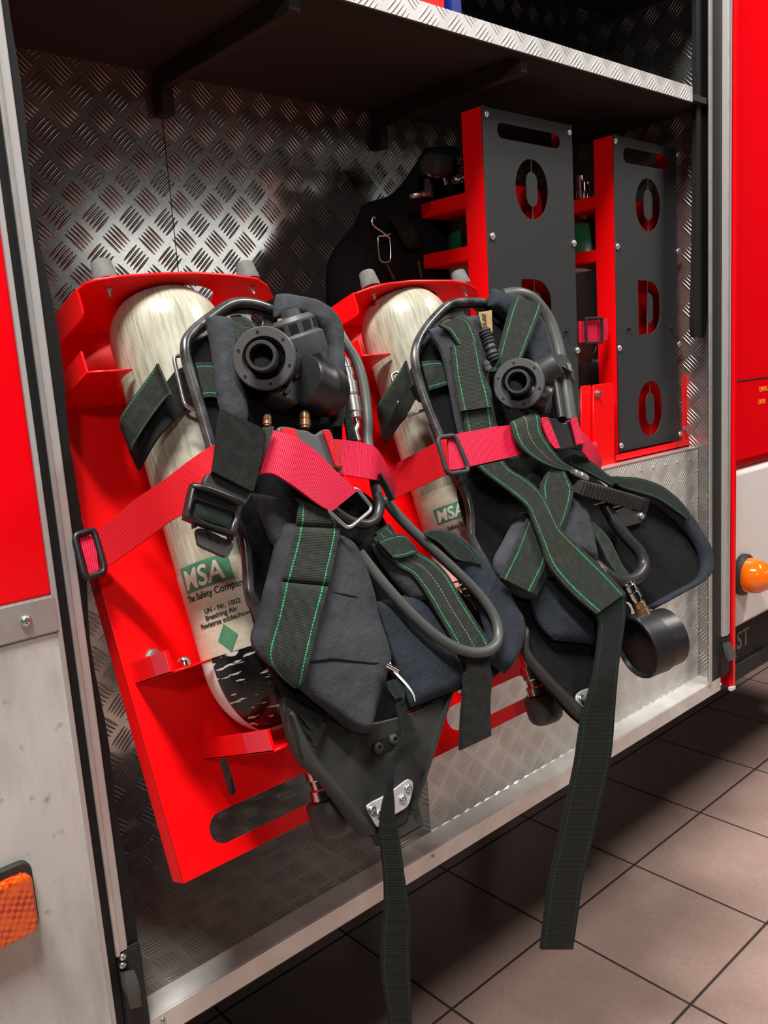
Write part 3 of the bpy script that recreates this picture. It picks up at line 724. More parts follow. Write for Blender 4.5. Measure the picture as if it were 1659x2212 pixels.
def cylinder(F, root, tape_a0, lab_v):
    body = None
    vs = [VBOT + (VTOP - VBOT) * 0.5 * (1 - cos(pi * i / 60)) for i in range(61)]
    bm = bmesh.new(); uvl = bm.loops.layers.uv.new('UVMap'); g = []; na = 56
    for v in vs:
        r = max(cyl_profile(RC, v), 0.002)
        g.append([bm.verts.new(cyl_pt(F, 360 * i / na, v, r)) for i in range(na)])
    for j in range(60):
        for i in range(na):
            f = bm.faces.new((g[j][i], g[j][(i + 1) % na], g[j + 1][(i + 1) % na], g[j + 1][i]))
            for lp, (ii, jj) in zip(f.loops, ((i, j), (i + 1, j), (i + 1, j + 1), (i, j + 1))):
                lp[uvl].uv = (radians(360 * ii / na) * RC, vs[jj])
    bm.faces.new(g[0]); bm.faces.new(g[-1])
    body = link('cylinder', bm_done(bm, 'cylinder'), MAT['comp'], root, True, 'pale streaked composite air cylinder')
    vl0, vl1 = lab_v
    lab = cyl_band('label_sleeve', F, -30, 230, vl0, vl1, 0.0006, MAT['label'], body, 60, 6)
    cyl_band('base_cap', F, 0, 360, VBOT + 0.012, vl0 + 0.001, 0.0007, MAT['whiteclean'], body, 60, 20, label='white painted cylinder base')
    cyl_band('protective_tape', F, tape_a0 - 130, tape_a0, VBOT + 0.012, vl0 + 0.006, 0.0016, MAT['tape'], body, 40, 20, label='scratched black tape on the cylinder base')
    # valve under the cylinder
    ax = -EV
    vo = F.pt(UC + 0.032, VBOT - 0.008, WC)
    va = lathe('cylinder_valve', [(0.017, -0.01), (0.017, 0.02), (0.0135, 0.022), (0.0135, 0.045), (0.019, 0.047), (0.019, 0.07), (0.016, 0.072), (0.016, 0.083), (0.02, 0.085), (0.02, 0.098), (0.012, 0.1)], vo, ax, MAT['chrome'], root, 24, label='chrome cylinder valve')
    kn = []
    lathe('valve_knob', [(0, 0.1), (0.028, 0.1), (0.031, 0.105), (0.031, 0.135), (0.027, 0.145), (0.02, 0.15), (0, 0.15)], vo, ax, MAT['greyp'], va, 12, label='dark grey valve handwheel')
    return body, lab
def text_for(body, lab, F, TL, BL, right_px, first):
    a0, v1 = cyl_hit(*TL); a1, v0 = cyl_hit(*BL)
# ---------------------------------------------------------------- common pieces
def regulator(fn, disk, rdisk, hole, w, root, fwd=None):
    """lung demand valve: drilled ring, snout, body"""
    P = Wp(*fn(*disk), w); view = (CAM - P).normalized()
    D = (P - CAM).length
    # snout points toward where the opening shows in the photograph
    tgt = Wp(*fn(*hole), w)
    dirv = (fwd if fwd is not None else (view * 0.06 + (tgt - P))).normalized()
    r = rdisk / FPX * D
    g = lathe('demand_valve', [(r * .45, -0.030), (r * .93, -0.028), (r * .95, -0.012), (r * .90, -0.010), (r * .90, -0.006), (r, -0.005), (r, 0.004), (r * .96, 0.006), (r * .69, 0.006), (r * .66, 0.002), (r * .6, -0.012), (r * .50, -0.018)], P, dirv, MAT['greyp'], root, 40, label='grey drilled valve ring with black outlet')
    lathe('outlet', [(r * .50, -0.02), (r * .47, -0.003), (r * .46, 0.016), (r * .485, 0.018), (r * .485, 0.028), (r * .455, 0.031), (r * .37, 0.031), (r * .36, 0.028), (r * .36, -0.005), (0, -0.006)], P, dirv, MAT['blackm'], g, 36, cap=False)
    u = dirv.orthogonal().normalized(); v = dirv.cross(u)
    up = MR[1] * -1; up = (up - dirv * up.dot(dirv)).normalized(); rt = dirv.cross(up)
    for k in range(6):
        a = radians(60 * k + 14)
        q = P + (up * cos(a) + rt * sin(a)) * r * .83
        lathe('screw_hole', [(0, -0.001), (r * .052, -0.001), (r * .052, 0.0066), (r * .04, 0.0068), (r * .03, 0.0066), (0, 0.0064)], q, dirv, MAT['seal'], g, 12)
    # castellated rim behind the ring
    for k in range(10):
        a = radians(36 * k + 5)
        q = P - dirv * 0.022 + (up * cos(a) + rt * sin(a)) * r * .95
        e2 = (up * cos(a) + rt * sin(a)); e1 = dirv.cross(e2)
        fbox('grip_rib', Frame(q, e1, e2, dirv), -r * .12, r * .12, -0.002, 0.003, -0.006, 0.012, MAT['black'], g, 0.001)
    return g, P, dirv, r
def rect_ring(name, fn, pts, w, rad, mat, parent, n=5, label=None):
    """rounded wire loop through corner points"""
    P = PT(fn, pts, w); L = len(P); out = []
    for i in range(L):
        a, b, c = P[i - 1], P[i], P[(i + 1) % L]
        k = 0.2
        p, q = b.lerp(a, k), b.lerp(c, k)
        for t in range(n + 1):
            s = t / n; out.append(p * (1 - s) ** 2 + b * (2 * s * (1 - s)) + q * s * s)
    return tube(name, out, rad, mat, parent, closed=True, spline=False, seg=10, label=label)
# ---------------------------------------------------------------- the nearer set
A1 = empty('breathing_apparatus', R1.pt(UC, 0.15, WC), 'nearer breathing set with a large grey hose loop, on the left leaning red rack', 'breathing apparatus', 'breathing sets hung on the leaning racks')
lv1 = cyl_hit(*c2b(900, 760), R1)[1]; lv0 = cyl_hit(*c2b(985, 1365), R1)[1]
ta0 = cyl_hit(*c2b(962, 1370), R1)[0]
body1, lab1 = cylinder(R1, A1, ta0, (lv0, lv1))
def logo(F, lab, TL, BL, TXT, base_px, fn):
    a0, v1 = cyl_hit(*fn(*TL), F); a0b, v0 = cyl_hit(*fn(*BL), F)
    a0 = (a0 + a0b) / 2
    h = v1 - v0; wdeg = math.degrees(h * 2.28 / RC)
    cyl_band('logo_panel', F, a0 - wdeg, a0, v0, v1, 0.0010, MAT['green'], lab, 24, 3)
    cyl_text('MSA', F, a0 - 2.0, v0 + h * 0.13, h * 1.04, MAT['cream'], lab, 0.0014, 0.16, 0.0007, sx=0.95)
    return a0, v0, h
a0, v0, h = logo(R1, lab1, (757, 785), (803, 945), 'MSA', None, c2b)
def line(F, lab, fn, px, body, size, sx=1.0):
    a, v = cyl_hit(*fn(*px), F); cyl_text(body, F, a, v, size, MAT['ink'], lab, 0.0012, 0, 0.0002, sx=sx)
line(R1, lab1, c2b, (815, 1000), 'The Safety Company', h * 0.36, 0.9)
line(R1, lab1, c2b, (915, 1065), 'UN - Nr. 1002', h * 0.25)
line(R1, lab1, c2b, (922, 1108), 'Breathing Air', h * 0.25)
line(R1, lab1, c2b, (895, 1163), 'Powietrze oddechowe', h * 0.25)
a, v = cyl_hit(*c2b(1056, 1214), R1)
bm = bmesh.new(); dd = 0.0185
dv = [bm.verts.new(cyl_pt(R1, a - math.degrees(x / RC), v + y, RC + 0.0016)) for (x, y) in ((-dd * .8, 0), (0, -dd), (dd * .8, 0), (0, dd))]
c0 = bm.verts.new(cyl_pt(R1, a, v, RC + 0.0018))
for i in range(4): bm.faces.new((dv[i], dv[(i + 1) % 4], c0))
link('diamond_mark', bm_done(bm, 'diamond_mark'), MAT['green'], lab1, False)
# backplate: yoke, lower moulding, tubular rim
BW = 0.205
ssheet('yoke_plate', c4, [(60, 470), (95, 330), (240, 205), (400, 105), (540, 110), (720, 165), (900, 250), (1000, 420), (1000, 600), (700, 520), (430, 360), (300, 330), (170, 420), (120, 520)], BW, 0.006, MAT['frame'], A1, 0.0015,
       holes=[[(560, 190), (545, 225), (575, 290), (610, 285), (622, 240), (600, 195)], [(395, 215), (420, 240), (480, 235), (460, 205)]], label='scuffed black yoke plate with cut-outs')
tube('frame_tube', PT(c4, [(715, 175, .21), (560, 118, .212), (400, 120, .214), (240, 222, .216), (95, 350, .218), (68, 470, .22), (110, 650, .22), (170, 850, .22), (230, 1060, .22), (300, 1300, .218), (380, 1560, .214)], .21) +
     PT(c6, [(68, 290, .212), (90, 460, .212), (100, 590, .212), (140, 680, .210), (200, 850, .208)], .21), 0.0072, MAT['frame'], A1, n=6, seg=12, label='worn tubular backplate rim')
ssheet('back_cushion', c6, [(20, -60), (200, -120), (500, -60), (760, 40), (860, 180), (1000, 420), (1300, 600), (1480, 860), (1550, 950), (1480, 1070), (1290, 1140), (1000, 1260), (700, 1370), (450, 1260), (280, 1100), (160, 760), (110, 480), (60, 250)], 0.212, 0.02, MAT['fabd'], A1, 0.004, label='black cushion on the backplate')
ssheet('back_cushion', c4, [(130, 440), (240, 330), (420, 300), (700, 300), (1000, 300), (1090, 420), (1170, 700), (1200, 1100), (1180, 1400), (900, 1500), (500, 1480), (330, 1200), (240, 1000), (160, 700)], 0.208, 0.012, MAT['fabd'], A1, 0.003)
# lower moulding
lm = ssheet('lower_backplate', c3b, [(770, 240), (790, 420), (850, 560), (960, 670), (1060, 800), (1150, 925), (1200, 945), (1250, 915), (1370, 870), (1395, 800), (1420, 740), (1500, 520), (1560, 340), (1600, 215), (1400, 320), (1100, 380), (900, 300)], 0.214, 0.012, MAT['shell'], A1, 0.003, n=4, label='dark moulded lower backplate')
strap('side_rim', PR(c3b, [((780, 300), (800, 290)), ((795, 430), (850, 400)), ((850, 570), (925, 540)), ((960, 680), (1010, 650)), ((1060, 805), (1110, 770)), ((1160, 942), (1225, 925))], 0.218, 0.226), 0.016, MAT['shell'], lm, 'pad', nx=8)
strap('side_rim', PR(c3b, [((1590, 215), (1602, 220)), ((1500, 490), (1515, 500)), ((1440, 680), (1452, 690)), ((1400, 800), (1412, 806))], 0.217), 0.010, MAT['shell'], lm)
for p0, p1 in (((985, 330), (915, 490)), ((845, 330), (900, 400)), ((800, 330), (858, 540))):
    strap('moulded_slit', PR(c3b, [((p0[0] - 8, p0[1]), (p0[0] + 8, p0[1] + 6)), ((p1[0] - 10, p1[1]), (p1[0] + 12, p1[1] + 6))], 0.2235 if p0[0] > 900 else 0.226), 0.004, MAT['seal'], lm, n=3)
sheet('bolt_recess', c3b, [(1212, 480), (1225, 460), (1330, 415), (1345, 430), (1340, 470), (1325, 490), (1235, 538), (1215, 530)], 0.2165, 0.003, MAT['seal'], lm)
for p in ((1235, 498), (1312, 455)): screw('bolt', Wp(*c3b(*p), 0.217), EW, 0.008, MAT['blackm'], lm)
mp = sheet('mounting_plate', c3b, smooth_loop([(1188, 805), (1192, 775), (1285, 725), (1372, 660), (1395, 654), (1412, 672), (1404, 735), (1382, 790), (1320, 830), (1252, 880), (1236, 890), (1215, 860)], 3), 0.2205, 0.004, MAT['alustrip'], lm, 0.001, label='bare metal plate with four screws')
for p in ((1207, 803), (1241, 824), (1384, 697), (1357, 750)): screw('plate_screw', Wp(*c3b(*p), 0.2205), EW, 0.0058, MAT['steel'], mp)
fbox('end_stop', R1.shifted(*R1.ab(*c3b(1310, 860), 0.19), 0.19), -0.035, 0.035, -0.02, 0.03, -0.01, 0.02, MAT['blackm'], lm, 0.003)
# cylinder strap with hook-and-loop tail and steel ring
cs = strap('cylinder_strap', PR(c3, [((905, 560), (930, 740)), ((810, 555), (860, 745)), ((735, 590), (790, 800)), ((690, 620), (735, 830))], 0.2, 0.185) + [(Wp(*c3(640, 690), .18), Wp(*c3(690, 880), .18)), (Wp(*c3(560, 830), .16), Wp(*c3(600, 980), .16)), (Wp(*c3(480, 980), .13), Wp(*c3(530, 1100), .13)), (Wp(*c3(455, 1040), .105), Wp(*c3(505, 1145), .105))], 0.004, MAT['velcro'], A1, n=6, label='black cylinder strap')
strap('strap_tail', PR(c3, [((605, 566), (678, 735)), ((585, 600), (640, 770)), ((500, 715), (570, 860)), ((415, 835), (505, 960)), ((402, 900), (470, 1030)), ((430, 970), (478, 1062)), ((475, 1075), (515, 1125))], 0.208, 0.1), 0.003, MAT['velg'], cs, n=6, label='dark green strap tail with green edge stitching')
strap('strap_anchor', PR(c4, [((140, 545), (200, 795)), ((200, 540), (255, 790)), ((270, 545), (310, 800))], 0.216), 0.003, MAT['web'], cs)
rect_ring('steel_ring', c3, [(745, 518), (690, 530), (750, 790), (815, 830), (830, 770)], 0.206, 0.0028, MAT['steel'], cs, label='bent steel strap ring')
# shoulder pads
sp1 = strap('shoulder_pad', PR(c4, [((215, 215), (330, 225)), ((235, 300), (420, 300)), ((262, 450), (425, 470)), ((282, 580), (440, 640)), ((300, 760), (480, 770)), ((330, 900), (505, 900)), ((345, 1010), (510, 1000)), ((400, 1300), (560, 1300))], 0.232), 0.030, MAT['fab'], A1, 'pad', n=6, nx=14, wr=0.0022, seed=3, label='charcoal quilted shoulder pad')
strap('pad_webbing', PR(c4, [((365, 225), (490, 215)), ((385, 260), (575, 285)), ((420, 360), (560, 330)), ((440, 470), (520, 440)), ((450, 640), (500, 640))], 0.232), 0.004, MAT['web'], sp1)
strap('pad_webbing', PR(c4, [((470, 650), (520, 650)), ((490, 760), (545, 760)), ((505, 900), (600, 920)), ((540, 1010), (690, 1000))], 0.226), 0.004, MAT['webd'], sp1)
sp2 = strap('shoulder_pad', PR(c4, [((715, 55), (712, 215)), ((800, 62), (770, 235)), ((880, 80), (870, 225)), ((985, 100), (940, 250)), ((1100, 170), (1020, 310)), ((1180, 290), (1085, 400)), ((1192, 420), (1100, 480)), ((1190, 560), (1090, 570)), ((1188, 700), (1110, 720)), ((1200, 1000), (1120, 1000))], 0.232), 0.03, MAT['fab'], A1, 'pad', n=6, nx=14, wr=0.003, seed=9, label='charcoal shoulder pad arching over the yoke')
strap('pad_lining', PR(c4, [((740, 210), (900, 220)), ((800, 330), (1050, 300)), ((880, 440), (1105, 430)), ((950, 560), (1110, 580)), ((960, 700), (1120, 720))], 0.222), 0.02, MAT['fab'], sp2, 'pad', wr=0.002, seed=5)
strap('pad_webbing', PR(c4, [((1170, 700), (1205, 700)), ((1190, 860), (1240, 850)), ((1215, 1000), (1270, 1000)), ((1230, 1100), (1310, 1100))], 0.222), 0.004, MAT['webd'], sp2)
sheet('name_tag', c4, [(733, 228), (868, 202), (868, 266), (735, 262)], 0.252, 0.002, MAT['tag'], sp2, 0.0004, label='tan leather tag')
# demand valve and its neighbours
g1, P1, d1, r1 = regulator(c4, (636, 512), 222 / 3.318, (585, 470), 0.285, A1)
up = (MR[1] * -1); up = (up - d1 * up.dot(d1)).normalized(); rt = d1.cross(up); rt = rt if rt.dot(MR[0]) > 0 else -rt
lathe('valve_body', [(0, -0.07), (0.03, -0.07), (0.035, -0.06), (0.036, -0.032), (0.032, -0.027)], P1 + rt * 0.006, d1, MAT['blackm'], g1, 32)
qa = Wp(*c4(905, 450), 0.245); axh = (up * 0.88 - rt * 0.28 + d1 * 0.16).normalized()
vh = lathe('valve_housing', [(0, -0.01), (0.034, -0.01), (0.036, 0.0), (0.036, 0.018), (0.031, 0.022), (0.031, 0.04), (0.026, 0.046), (0.014, 0.047), (0.013, 0.056), (0.0, 0.057)], qa, axh, MAT['greyp'], g1, 32, label='slotted grey valve housing')
for k in range(10):
    e2 = d1 * cos(radians(k * 36)) + axh.cross(d1) * sin(radians(k * 36)); e2 = (e2 - axh * e2.dot(axh)).normalized()
    fbox('vent_slot', Frame(qa + axh * 0.031 + e2 * 0.031, axh.cross(e2), axh, e2), -0.006, 0.006, -0.006, 0.006, -0.003, 0.0006, MAT['seal'], vh)
# grip block to the right of the ring
sheet('grip_block', c4, smooth_loop([(820, 470), (900, 480), (965, 540), (950, 640), (905, 760), (872, 835), (760, 790), (700, 740), (780, 660)], 4), 0.272, 0.04, MAT['blackm'], g1, 0.004)
for i, p in enumerate(((895, 525), (878, 620), (800, 730))):
    sheet('grip_ridge', c4, [(p[0] - 26, p[1] + 20), (p[0] + 10, p[1] - 28), (p[0] + 28, p[1] + 12), (p[0] - 6, p[1] + 42)], 0.277, 0.006, MAT['seal'], g1, 0.001)
# cup shaped coupling at the right
Pc = Wp(*c4(1005, 715), 0.262); axc = (Wp(*c4(1180, 800), 0.240) - Wp(*c4(905, 665), 0.272)).normalized()
lathe('coupling_cup', [(0, -0.035), (0.033, -0.035), (0.035, -0.03), (0.0335, -0.004), (0.0362, 0.0), (0.0362, 0.008), (0.0345, 0.010), (0.0355, 0.028), (0.033, 0.034), (0.02, 0.036), (0, 0.036)], Pc, axc, MAT['black'], g1, 36, label='glossy black coupling cup')
ssheet('valve_skirt', c4, [(560, 740), (700, 760), (880, 800), (1100, 860), (1150, 960), (1000, 1000), (780, 1020), (640, 1000), (540, 880)], 0.232, 0.02, MAT['fabd'], g1, 0.004)
# brass fittings
def fitting(fn, a, b, w, r, mat, parent, name='hose_fitting', label=None, hexn=True):
    A, B = Wp(*fn(*a), w), Wp(*fn(*b), w); L = (B - A).length; ax = (B - A).normalized()
    o = lathe(name, [(0, 0), (r * .7, 0), (r * .7, L * .12), (r * .95, L * .14), (r * .95, L * .42), (r * .7, L * .45), (r, L * .5), (r, L * .85), (r * .8, L * .88), (r * .8, L), (0, L)], A, ax, mat, parent, 12, label)
    return o
fitting(c4, (922, 895), (925, 1015), 0.262, 0.0078, MAT['brass'], A1, label='brass hose fitting')
fitting(c4, (655, 920), (655, 1000), 0.255, 0.006, MAT['brass'], A1)
# quick coupling and hoses on the right
qc = fitting(c4, (1240, 640), (1290, 940), 0.224, 0.0105, MAT['steel'], A1, 'quick_coupling', 'knurled steel quick coupling')
tube('coupling_tail', PT(c4, [(1290, 940), (1302, 990), (1290, 1030), (1310, 1100)], 0.222), 0.004, MAT['steel'], qc)
fitting(c4, (1200, 510), (1248, 660), 0.222, 0.0085, MAT['steel'], qc, 'coupling_plug')
hs = tube('air_hose', PT(c4, [(1150, 280, .208), (1215, 400, .212), (1290, 520, .214), (1335, 650, .216), (1362, 800, .216), (1375, 960, .216), (1378, 1120, .214)], .214) + PT(c6, [(820, 60, .225), (870, 90, .226), (960, 195, .228), (1100, 330, .232), (1240, 460, .236), (1380, 600, .24), (1475, 740, .245), (1492, 860, .25), (1430, 925, .252), (1310, 925, .252), (1160, 850, .25), (1010, 720, .246), (880, 580, .242), (790, 470, .238), (715, 370, .234)], .23), 0.0078, MAT['hose'], A1, n=8, seg=14, label='thick grey rubber hose loop')
tube('air_hose', PT(c4, [(1440, 1480), (1462, 1560), (1440, 1650), (1370, 1700), (1260, 1680), (1160, 1620), (1090, 1560)], 0.236), 0.0072, MAT['hoseb'], A1, n=6, label='black hose behind the steel ring')
# pads and webbing of the belt
hp = strap('hip_pad', PR(c6, [((285, 195), (590, 280)), ((245, 330), (690, 330)), ((205, 500), (745, 440)), ((150, 720), (795, 610)), ((112, 860), (830, 770)), ((175, 965), (885, 950)), ((330, 1085), (862, 1060)), ((450, 1190), (820, 1210)), ((560, 1275), (785, 1310)), ((680, 1375), (760, 1385))], 0.236), 0.034, MAT['fab'], A1, 'pad', n=6, nx=20, wr=0.0016, seed=21, wsc=20, label='charcoal hip pad')
strap('pad_webbing', PR(c6, [((350, 65), (420, 90), .262, .262), ((375, 100), (540, 150), .262, .262), ((366, 190), (598, 205), .263, .263), ((360, 225), (602, 235), .2575, .2575), ((352, 262), (600, 270), .2625, .2625), ((330, 360), (580, 375), .262, .262), ((290, 500), (548, 520), .2635, .2635), ((280, 535), (540, 560), .257, .257), ((271, 570), (530, 600), .2635, .2635), ((235, 740), (480, 780), .262, .262), ((185, 935), (432, 990), .26, .26), ((250, 1040), (400, 1100), .252, .252), ((350, 1130), (375, 1130), .246, .246)], 0.262), 0.004, MAT['web'], hp, n=6)
for sm in ([(548, 590, .2515), (620, 606, .2535), (700, 622, .2525), (770, 640, .246)], [(440, 985, .253), (560, 968, .2535), (680, 980, .2535), (800, 992, .251), (868, 985, .243)]):
    tube('seam', PT(c6, sm, .25), 0.0011, MAT['fabd'], hp, n=5, seg=6)
strap('upper_pad', PR(c6, [((115, 40), (260, 70)), ((150, 140), (330, 190)), ((200, 260), (320, 290)), ((230, 330), (290, 360))], 0.23), 0.022, MAT['fab'], A1, 'pad', wr=0.002, seed=2)
strap('lumbar_pad', PR(c6, [((800, 650), (1020, 600)), ((850, 790), (1160, 740)), ((895, 930), (1290, 860)), ((950, 1090), (1340, 960)), ((1005, 1240), (1270, 1140))], 0.222), 0.026, MAT['fabn'], A1, 'pad', n=6, wr=0.003, seed=12, wsc=14, label='navy lumbar pad')
strap('upper_pad', PR(c6, [((775, 330), (900, 270)), ((830, 420), (1000, 390)), ((900, 520), (1080, 540)), ((1000, 640), (1110, 640))], 0.226), 0.022, MAT['fab'], A1, 'pad', wr=0.002, seed=8)
fp = strap('hip_pad', PR(c6, [((1060, 260), (1100, 245)), ((1130, 330), (1250, 270)), ((1230, 430), (1390, 400)), ((1330, 580), (1550, 610)), ((1410, 760), (1632, 780)), ((1440, 900), (1612, 900)), ((1460, 1000), (1530, 1050))], 0.226), 0.03, MAT['fabn'], A1, 'pad', n=6, wr=0.004, seed=31, wsc=22, label='navy hip pad at the far side')
strap('pad_webbing', PR(c6, [((1080, 275), (1110, 250)), ((1160, 320), (1220, 265)), ((1240, 400), (1330, 340)), ((1290, 420), (1400, 440))], 0.243), 0.003, MAT['webd'], fp)
bs = strap('belt_webbing', PR(c6, [((790, 300), (870, 230)), ((850, 380), (960, 310)), ((930, 450), (1040, 370)), ((1010, 500), (1130, 420)), ((1090, 610), (1210, 500)), ((1160, 730), (1290, 640)), ((1215, 825), (1380, 780)), ((1270, 930), (1440, 880)), ((1310, 1010), (1445, 980)), ((1310, 1080), (1445, 1060))], 0.241), 0.004, MAT['webmid'], A1, n=6, label='green belt webbing with centre seam')
strap('keeper', PR(c6, [((815, 310), (905, 405)), ((880, 280), (960, 400)), ((960, 275), (1020, 380)), ((1030, 345), (1035, 370))], 0.247), 0.004, MAT['web'], bs)
strap('keeper', PR(c6, [((800, 265), (835, 310)), ((880, 210), (920, 270))], 0.24), 0.004, MAT['webd'], bs)
strap('loop_tail', PR(cc, [((1100, 130), (1275, 130)), ((1130, 200), (1280, 180)), ((1110, 250), (1290, 235)), ((1110, 350), (1298, 250)), ((1095, 500), (1280, 400)), ((1085, 740), (1285, 645))], 0.245), 0.006, MAT['velcro'], bs, n=5, label='black hanging belt tail')
bk = strap('buckle_tongue', PR(cc, [((604, 168), (620, 155)), ((650, 230), (665, 222)), ((720, 305), (735, 300)), ((765, 365), (776, 360)), ((782, 418), (790, 415))], 0.262), 0.002, MAT['chrome'], A1, label='thin steel tongue')
lathe('buckle_roller', [(0, -0.01), (0.004, -0.01), (0.004, 0.01), (0, 0.01)], Wp(*cc(632, 192), .262), EX * 0.7 - EV * 0.6, MAT['chrome'], bk, 12)
strap('webbing_fold', PR(cc, [((630, 180), (700, 190)), ((660, 230), (722, 280)), ((650, 300), (715, 340)), ((630, 380), (712, 410)), ((655, 430), (690, 432))], 0.258), 0.004, MAT['webd'], A1)
strap('webbing_fold', PR(cc, [((595, 290), (640, 270)), ((615, 350), (680, 330)), ((650, 400), (712, 385))], 0.262), 0.004, MAT['webd'], A1)
# hanging strap in front of the sill
YH1 = -0.36
hang = PR(cc, [((662, 430), (712, 425), .26, .255), ((678, 520), (745, 500), .26, .25), ((690, 620), (790, 620), .258, .245), ((680, 700), (812, 690), .255, .245), ((640, 775), (770, 762), .25, .245), ((615, 850), (650, 850), .246, .246), ((612, 930), (645, 920), .246, .246)], 0.25)
yl = hang[-1][0].y
hang += [(Yp(*cc(597, 1000), yl), Yp(*cc(640, 1000), yl)), (Yp(*cc(575, 1080), yl), Yp(*cc(648, 1080), yl)), (Yp(*cc(560, 1170), yl), Yp(*cc(652, 1170), yl)), (Yp(*cc(550, 1300), yl), Yp(*cc(675, 1300), yl))]
hang += [(Yp(*cb(a, y), yl), Yp(*cb(b, y), yl)) for a, b, y in ((8, 92, 880), (18, 105, 980), (20, 125, 1100), (15, 130, 1180), (5, 127, 1300), (12, 130, 1420), (35, 133, 1560), (45, 140, 1640))]
strap('hanging_strap', hang, 0.003, MAT['webh'], A1, n=6, label='long dark green strap hanging past the sill')
# flap with black buckle over the red strap
fl = strap('strap_flap', PR(c4, [((318, 880), (628, 1030)), ((305, 960), (622, 1100)), ((292, 1100), (605, 1230)), ((265, 1300), (560, 1420)), ((255, 1330), (545, 1475))], 0.288), 0.008, MAT['velcro'], A1, n=5, label='black hook strip flap')
strap('flap_edge', PR(c4, [((620, 1010), (700, 1000)), ((622, 1080), (685, 1060)), ((605, 1220), (640, 1180)), ((560, 1420), (590, 1320))], 0.287), 0.003, MAT['velg'], fl)
sheet('buckle_neck', c4, [(228, 1335), (270, 1325), (560, 1440), (545, 1500), (500, 1560), (190, 1420)], 0.283, 0.012, MAT['blackm'], fl, 0.002)
bf = sheet('buckle_frame', c4, smooth_loop([(125, 1412), (150, 1395), (300, 1450), (470, 1520), (492, 1545), (470, 1650), (445, 1760), (420, 1775), (260, 1720), (95, 1655), (78, 1635), (95, 1530)], 3), 0.3, 0.016, MAT['black'], fl, 0.003, holes=[[(140, 1520), (270, 1560), (420, 1610), (425, 1640), (400, 1735), (250, 1690), (112, 1625), (120, 1590)]], label='black plastic buckle frame')
strap('buckle_bar', PR(c4, [((125, 1405), (120, 1440)), ((300, 1460), (290, 1500)), ((480, 1540), (465, 1570))], 0.305), 0.014, MAT['black'], bf, 'pad', nx=8)
strap('buckle_webbing', PR(c4, [((118, 1515), (95, 1650)), ((270, 1560), (250, 1700)), ((432, 1612), (405, 1750))], 0.292), 0.010, MAT['webd'], bf, 'pad', nx=8)
sheet('buckle_plate', c4, smooth_loop([(150, 1735), (215, 1735), (330, 1790), (412, 1835), (395, 1900), (365, 1932), (340, 1930), (250, 1890), (170, 1850), (155, 1800)], 3), 0.288, 0.006, MAT['blackm'], bf, 0.001)
for p in ((140, 1690), (395, 1790)):
    sheet('buckle_prong', c4, [(p[0] - 15, p[1] - 45), (p[0] + 25, p[1] - 35), (p[0] + 20, p[1] + 25), (p[0] - 8, p[1] + 35)], 0.292, 0.008, MAT['black'], bf, 0.001)
for p in ((228, 1772), (245, 1798), (300, 1828)): lathe('rivet_hole', [(0, 0), (0.0018, 0), (0.0018, 0.0006), (0, 0.0006)], Wp(*c4(*p), 0.2882), EW, MAT['seal'], bf, 10)
# ---------------------------------------------------------------- red holding strap of the nearer rack
rs = strap('holding_strap', PR(c2b, [((150, 585), (185, 815), .03, .03), ((215, 555), (270, 785), .035, .035), ((330, 470), (400, 700), .07, .07), ((470, 350), (540, 600), .12, .12), ((640, 235), (700, 480), .19, .19), ((790, 120), (860, 400), .235, .235), ((920, 30), (960, 330), .262, .262), ((985, -5), (1120, 240), .27, .27)], 0.2), 0.0022, MAT['rweb'], RK1, n=6, label='bright red holding strap')
strap('strap_stub', PR(c2b, [((118, 590), (180, 815)), ((165, 575), (205, 810)), ((215, 590), (240, 790))], 0.043), 0.003, MAT['pweb'], rs)
rect_ring('strap_slide', c2b, [(85, 575), (213, 535), (285, 800), (160, 845)], 0.047, 0.0046, MAT['black'], rs, label='black strap slide')
strap('strap_run', PR(c4, [((640, 1080), (590, 1350)), ((695, 1030), (620, 1340)), ((780, 1050), (700, 1325)), ((860, 1060), (850, 1340)), ((1000, 1070), (1010, 1370)), ((1170, 1100), (1170, 1350))], 0.262, 0.258), 0.0022, MAT['rweb'], rs)
strap('strap_run', PR(c4, [((685, 1032), (600, 1340), .276, .274), ((780, 1055), (690, 1340), .28, .276), ((870, 1090), (790, 1395), .282, .278), ((1000, 1180), (890, 1465), .28, .276), ((1130, 1310), (990, 1540), .277, .274), ((1230, 1400), (1060, 1585), .274, .272), ((1293, 1462), (1112, 1608), .272, .27)], 0.27), 0.004, MAT['pweb'], rs, n=6, label='pink-red doubled strap end')
strap('strap_run', PR(c4, [((1110, 1090), (1110, 1340)), ((1170, 1095), (1180, 1345)), ((1280, 1108), (1290, 1362)), ((1412, 1142), (1400, 1380))], 0.258, 0.248) + PR(c4, [((1475, 1215), (1455, 1392), .235, .235), ((1540, 1340), (1500, 1450), .215, .215), ((1575, 1440), (1545, 1545), .18, .18), ((1560, 1480), (1530, 1560), .14, .14)], 0.2), 0.0022, MAT['pweb'], rs, n=6)
strap('side_slide', PR(c4, [((1448, 1345), (1458, 1340)), ((1500, 1440), (1512, 1432)), ((1545, 1530), (1562, 1525))], 0.243), 0.012, MAT['black'], rs, label='black slide on the right')
bkl = ssheet('side_release_buckle', c4, [(735, 1010), (770, 995), (850, 1005), (870, 1015), (940, 1025), (985, 1048), (1010, 1050), (1035, 1030), (1065, 1016), (1110, 1024), (1140, 1100), (1195, 1265), (1192, 1305), (1150, 1310), (1060, 1290), (960, 1240), (870, 1130), (800, 1110), (745, 1060)], 0.272, 0.010, MAT['greyp'], rs, 0.003, n=3, label='dark grey side release buckle')
